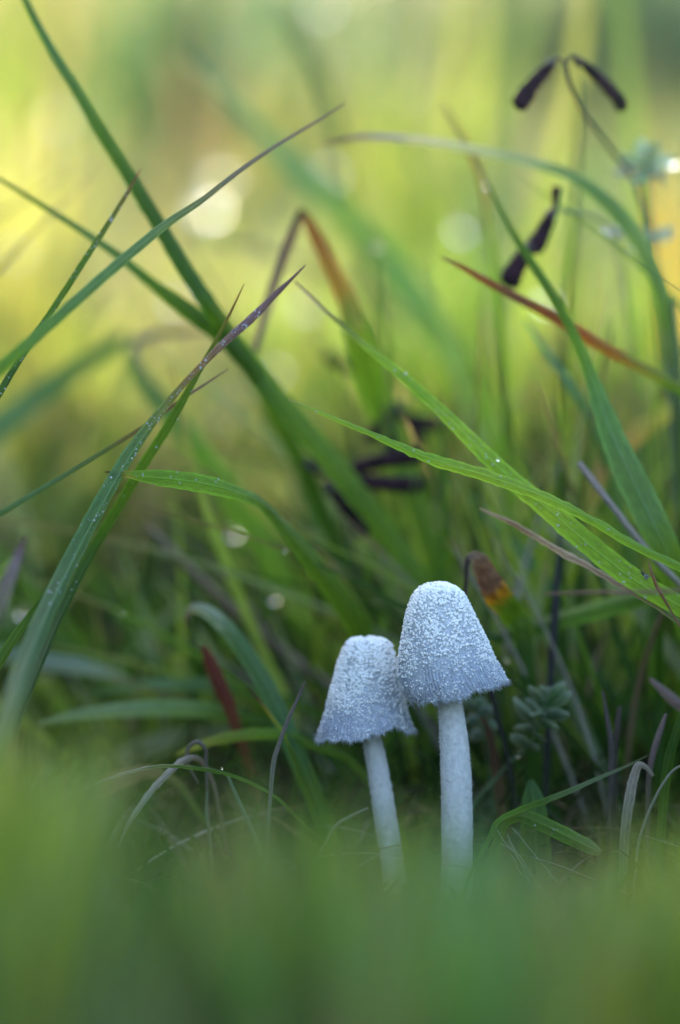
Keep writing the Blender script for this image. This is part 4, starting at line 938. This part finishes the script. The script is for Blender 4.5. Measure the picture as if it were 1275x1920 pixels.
sprig('faint downy sprig low behind the taller stem',
      [(890, 1328, D), (895, 1350, D), (905, 1375, D), (915, 1410, D), (920, 1460, D)], 7,
      [(892, 1335, 868, 1312, 20, D, D - .3), (893, 1335, 905, 1308, 22, D, D - .2), (896, 1345, 925, 1325, 20, D, D - .2), (898, 1355, 872, 1350, 20, D, D), (902, 1365, 932, 1362, 22, D, D), (905, 1375, 880, 1385, 20, D, D)],
      [(949, 1235, D + 1.2, .06)], colr=(.06, .11, .07))
D = 9
sprig('blurred plant with dewy silvery leaf whorl on a grey upright stem',
      [(1212, 305, D), (1215, 345, D), (1222, 420, D), (1235, 520, D), (1250, 640, D), (1265, 800, D)], 18,
      [(1212, 312, 1150, 325, 22, D, D), (1212, 312, 1165, 290, 22, D, D - 1), (1212, 310, 1200, 262, 24, D, D), (1214, 310, 1232, 268, 24, D, D - 1), (1216, 312, 1262, 300, 22, D, D), (1214, 318, 1250, 338, 22, D, D - 1),
       (1214, 318, 1190, 345, 26, D, D - 2), (1226, 440, 1130, 432, 22, D, D), (1226, 445, 1180, 470, 24, D, D - 1), (1228, 450, 1265, 430, 22, D, D)],
      [(1262, 306, D, .12), (1215, 295, D - .5, .10), (1240, 330, D - .5, .1), (1160, 322, D, .08), (1135, 435, D, .09)], name='dewy_plant', cat='plant', colr=(.26, .34, .28))

# ================================================================== tiny insect on the broad blade
def insect():
    c = P(1208, 1078, -.12); ax = nrm(P(1217, 1086, -.12) - P(1201, 1071, -.12)); s = nrm(np.cross(ax, FWD)); up = -FWD
    rt = empty('insect', c); tag(rt, 'tiny black winged insect sitting on the droplet lined blade', 'insect')
    def blob(nm, t, ln, w, mat='insect'):
        tv, tf = ico(3)
        v = c + ax * t + tv[:, :1] * ax * ln + tv[:, 1:2] * s * w + tv[:, 2:] * up * w
        return mesh_obj(nm, v, tf, mat, rt, c)
    blob('abdomen', .035, .06, .033); blob('thorax', -.03, .034, .030); blob('head', -.075, .022, .022)
    for sg in (-1, 1):
        tv, tf = ico(2)
        v = c + ax * .05 + s * sg * .022 + up * .03 + tv[:, :1] * (ax + s * sg * .25) * .07 + tv[:, 1:2] * s * .022 + tv[:, 2:] * up * .003
        mesh_obj('wing', v, tf, 'wing', rt, c)
        for k, q in enumerate((-.06, -.02, .02)):
            pts = np.array([c + ax * q, c + ax * (q + (k - 1) * .02) + s * sg * .05 + up * .01, c + ax * (q + (k - 1) * .04) + s * sg * .075 - up * .035])
            mesh_obj('leg', *tube(pts, .0045, 5), 'insect', rt, c)
        pts = np.array([c - ax * .09, c - ax * .12 + s * sg * .02 + up * .01, c - ax * .14 + s * sg * .04])
        mesh_obj('antenna', *tube(pts, .003, 5), 'insect', rt, c)
insect()

# ================================================================== sunlit tufts and drops far behind
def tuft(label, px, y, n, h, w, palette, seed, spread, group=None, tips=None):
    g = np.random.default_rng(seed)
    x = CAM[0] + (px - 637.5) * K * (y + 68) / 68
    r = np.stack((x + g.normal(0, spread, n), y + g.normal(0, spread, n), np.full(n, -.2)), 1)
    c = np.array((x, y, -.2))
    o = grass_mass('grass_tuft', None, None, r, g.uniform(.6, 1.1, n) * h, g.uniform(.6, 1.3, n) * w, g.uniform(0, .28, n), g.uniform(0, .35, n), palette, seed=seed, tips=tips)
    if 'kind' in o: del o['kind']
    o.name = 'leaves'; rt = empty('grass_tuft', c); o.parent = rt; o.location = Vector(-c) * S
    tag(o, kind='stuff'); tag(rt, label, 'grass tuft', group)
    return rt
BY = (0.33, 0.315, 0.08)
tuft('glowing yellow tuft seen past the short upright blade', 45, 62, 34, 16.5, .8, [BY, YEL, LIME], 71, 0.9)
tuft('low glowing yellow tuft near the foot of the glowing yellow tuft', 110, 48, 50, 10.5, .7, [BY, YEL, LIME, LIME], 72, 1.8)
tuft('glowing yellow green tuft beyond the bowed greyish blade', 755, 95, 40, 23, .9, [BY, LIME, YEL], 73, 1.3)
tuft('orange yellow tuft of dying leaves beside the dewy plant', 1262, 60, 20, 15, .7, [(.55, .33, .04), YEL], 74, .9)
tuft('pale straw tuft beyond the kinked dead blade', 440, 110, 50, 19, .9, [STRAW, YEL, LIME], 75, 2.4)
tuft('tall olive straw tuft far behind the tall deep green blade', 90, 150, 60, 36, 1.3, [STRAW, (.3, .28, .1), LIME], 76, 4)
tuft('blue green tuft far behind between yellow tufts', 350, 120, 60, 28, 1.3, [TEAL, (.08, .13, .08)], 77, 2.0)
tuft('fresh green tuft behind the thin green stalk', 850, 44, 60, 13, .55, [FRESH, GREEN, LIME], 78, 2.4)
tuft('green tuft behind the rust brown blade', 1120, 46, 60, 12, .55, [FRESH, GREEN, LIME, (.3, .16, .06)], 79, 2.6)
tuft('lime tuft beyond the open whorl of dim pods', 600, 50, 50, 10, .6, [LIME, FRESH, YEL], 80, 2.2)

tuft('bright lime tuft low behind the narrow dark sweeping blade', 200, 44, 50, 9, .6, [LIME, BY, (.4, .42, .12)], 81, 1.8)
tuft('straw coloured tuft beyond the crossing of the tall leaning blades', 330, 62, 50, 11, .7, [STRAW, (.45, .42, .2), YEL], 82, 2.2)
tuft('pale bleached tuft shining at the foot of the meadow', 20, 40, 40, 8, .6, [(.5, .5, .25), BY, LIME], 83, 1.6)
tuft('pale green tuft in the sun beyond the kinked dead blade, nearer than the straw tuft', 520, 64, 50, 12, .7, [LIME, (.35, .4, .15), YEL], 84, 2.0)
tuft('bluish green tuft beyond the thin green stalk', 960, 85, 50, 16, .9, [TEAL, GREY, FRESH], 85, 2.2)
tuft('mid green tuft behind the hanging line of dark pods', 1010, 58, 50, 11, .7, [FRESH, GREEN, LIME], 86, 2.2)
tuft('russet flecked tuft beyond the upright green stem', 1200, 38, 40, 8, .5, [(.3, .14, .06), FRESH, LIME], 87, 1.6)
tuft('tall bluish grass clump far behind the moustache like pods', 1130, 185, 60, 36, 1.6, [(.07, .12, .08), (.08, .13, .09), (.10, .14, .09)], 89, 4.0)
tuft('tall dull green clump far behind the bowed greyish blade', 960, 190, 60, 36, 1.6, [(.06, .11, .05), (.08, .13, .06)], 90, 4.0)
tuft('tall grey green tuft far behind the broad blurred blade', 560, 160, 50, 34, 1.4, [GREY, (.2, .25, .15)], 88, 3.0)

def dewy_stalk(label, px, row, d, rad):
    """a thin sunlit stalk bowed under a water drop, in the meadow"""
    blade(label, [(px - 12, row + 8, d), (px, row - rad * 40, d), (px + 14, row + 60, d), (px + 22, row + 200, d)], [3, 6, 8, 9], [STRAW, LIME], tube_like=True,
          name='dewy_straw', cat='straw', group='dewy straws in the sunlit meadow', drops=[(px, row, d - .2, rad)], dmat='wetdrop')
for a in (('blurred straw with the largest bright drop, behind the arching grey green blade', 388, 385, 52, .42),
          ('blurred straw whose bright drop overlaps the largest drop from above', 412, 332, 58, .34),
          ('blurred straw with faint pale drop beside the glowing yellow tuft, upper one', 110, 220, 56, .2),
          ('blurred straw with faint pale drop beside the glowing yellow tuft, lower one', 112, 302, 58, .2),
          ('blurred straw with round drop glowing beneath the kinked dead blade', 570, 575, 34, .2),
          ('blurred straw with pale drop between the thin green stalk and the broad blurred blade', 865, 430, 32, .22),
          ('blurred straw with drop glinting just under the rust brown blade', 1028, 562, 30, .25),
          ('blurred straw with drop high above the thin mauve tip', 605, 8, 60, .26),
          ('blurred straw with small drop under the mauve tip of the arching blade', 620, 320, 50, .25),
          ('blurred straw with drop low beside the narrow dark sweeping blade', 30, 470, 44, .2),
          ('straw with small dim drop before the very broad blurred blade', 705, 462, 13, .10),
          ('blurred straw with drop behind the pale bluish slanting blade', 155, 790, 40, .22),
          ('blurred straw with drop behind the bright crossing of the rusty tipped blade', 330, 560, 38, .24),
          ('blurred straw with drop beyond the single small dark pod', 520, 690, 36, .22)):
    dewy_stalk(*a)
def dewy_shade(label, px, row, d, rad):
    blade(label, [(px - 6, row - 4, d), (px + 2, row + 10, d), (px + 10, row + 60, d), (px + 14, row + 130, d)], [3, 5, 7, 8], [DEEP, GREEN], tube_like=True,
          name='dewy_stalk', cat='stalk', group='drop tipped stalks in the shade', drops=[(px, row, d, rad)])
for a in (('shaded stalk tipped with a round white drop above the shorter cap', 515, 1122, 9, .13), ('shaded stalk tipped with a dim drop between the two caps', 713, 1130, 9, .12),
          ('shaded stalk tipped with a white drop beside the foot of the dewy blade', 40, 1150, 9, .13), ('shaded stalk tipped with a faint drop under the curling leaf', 440, 1000, 14, .14)):
    dewy_shade(*a)
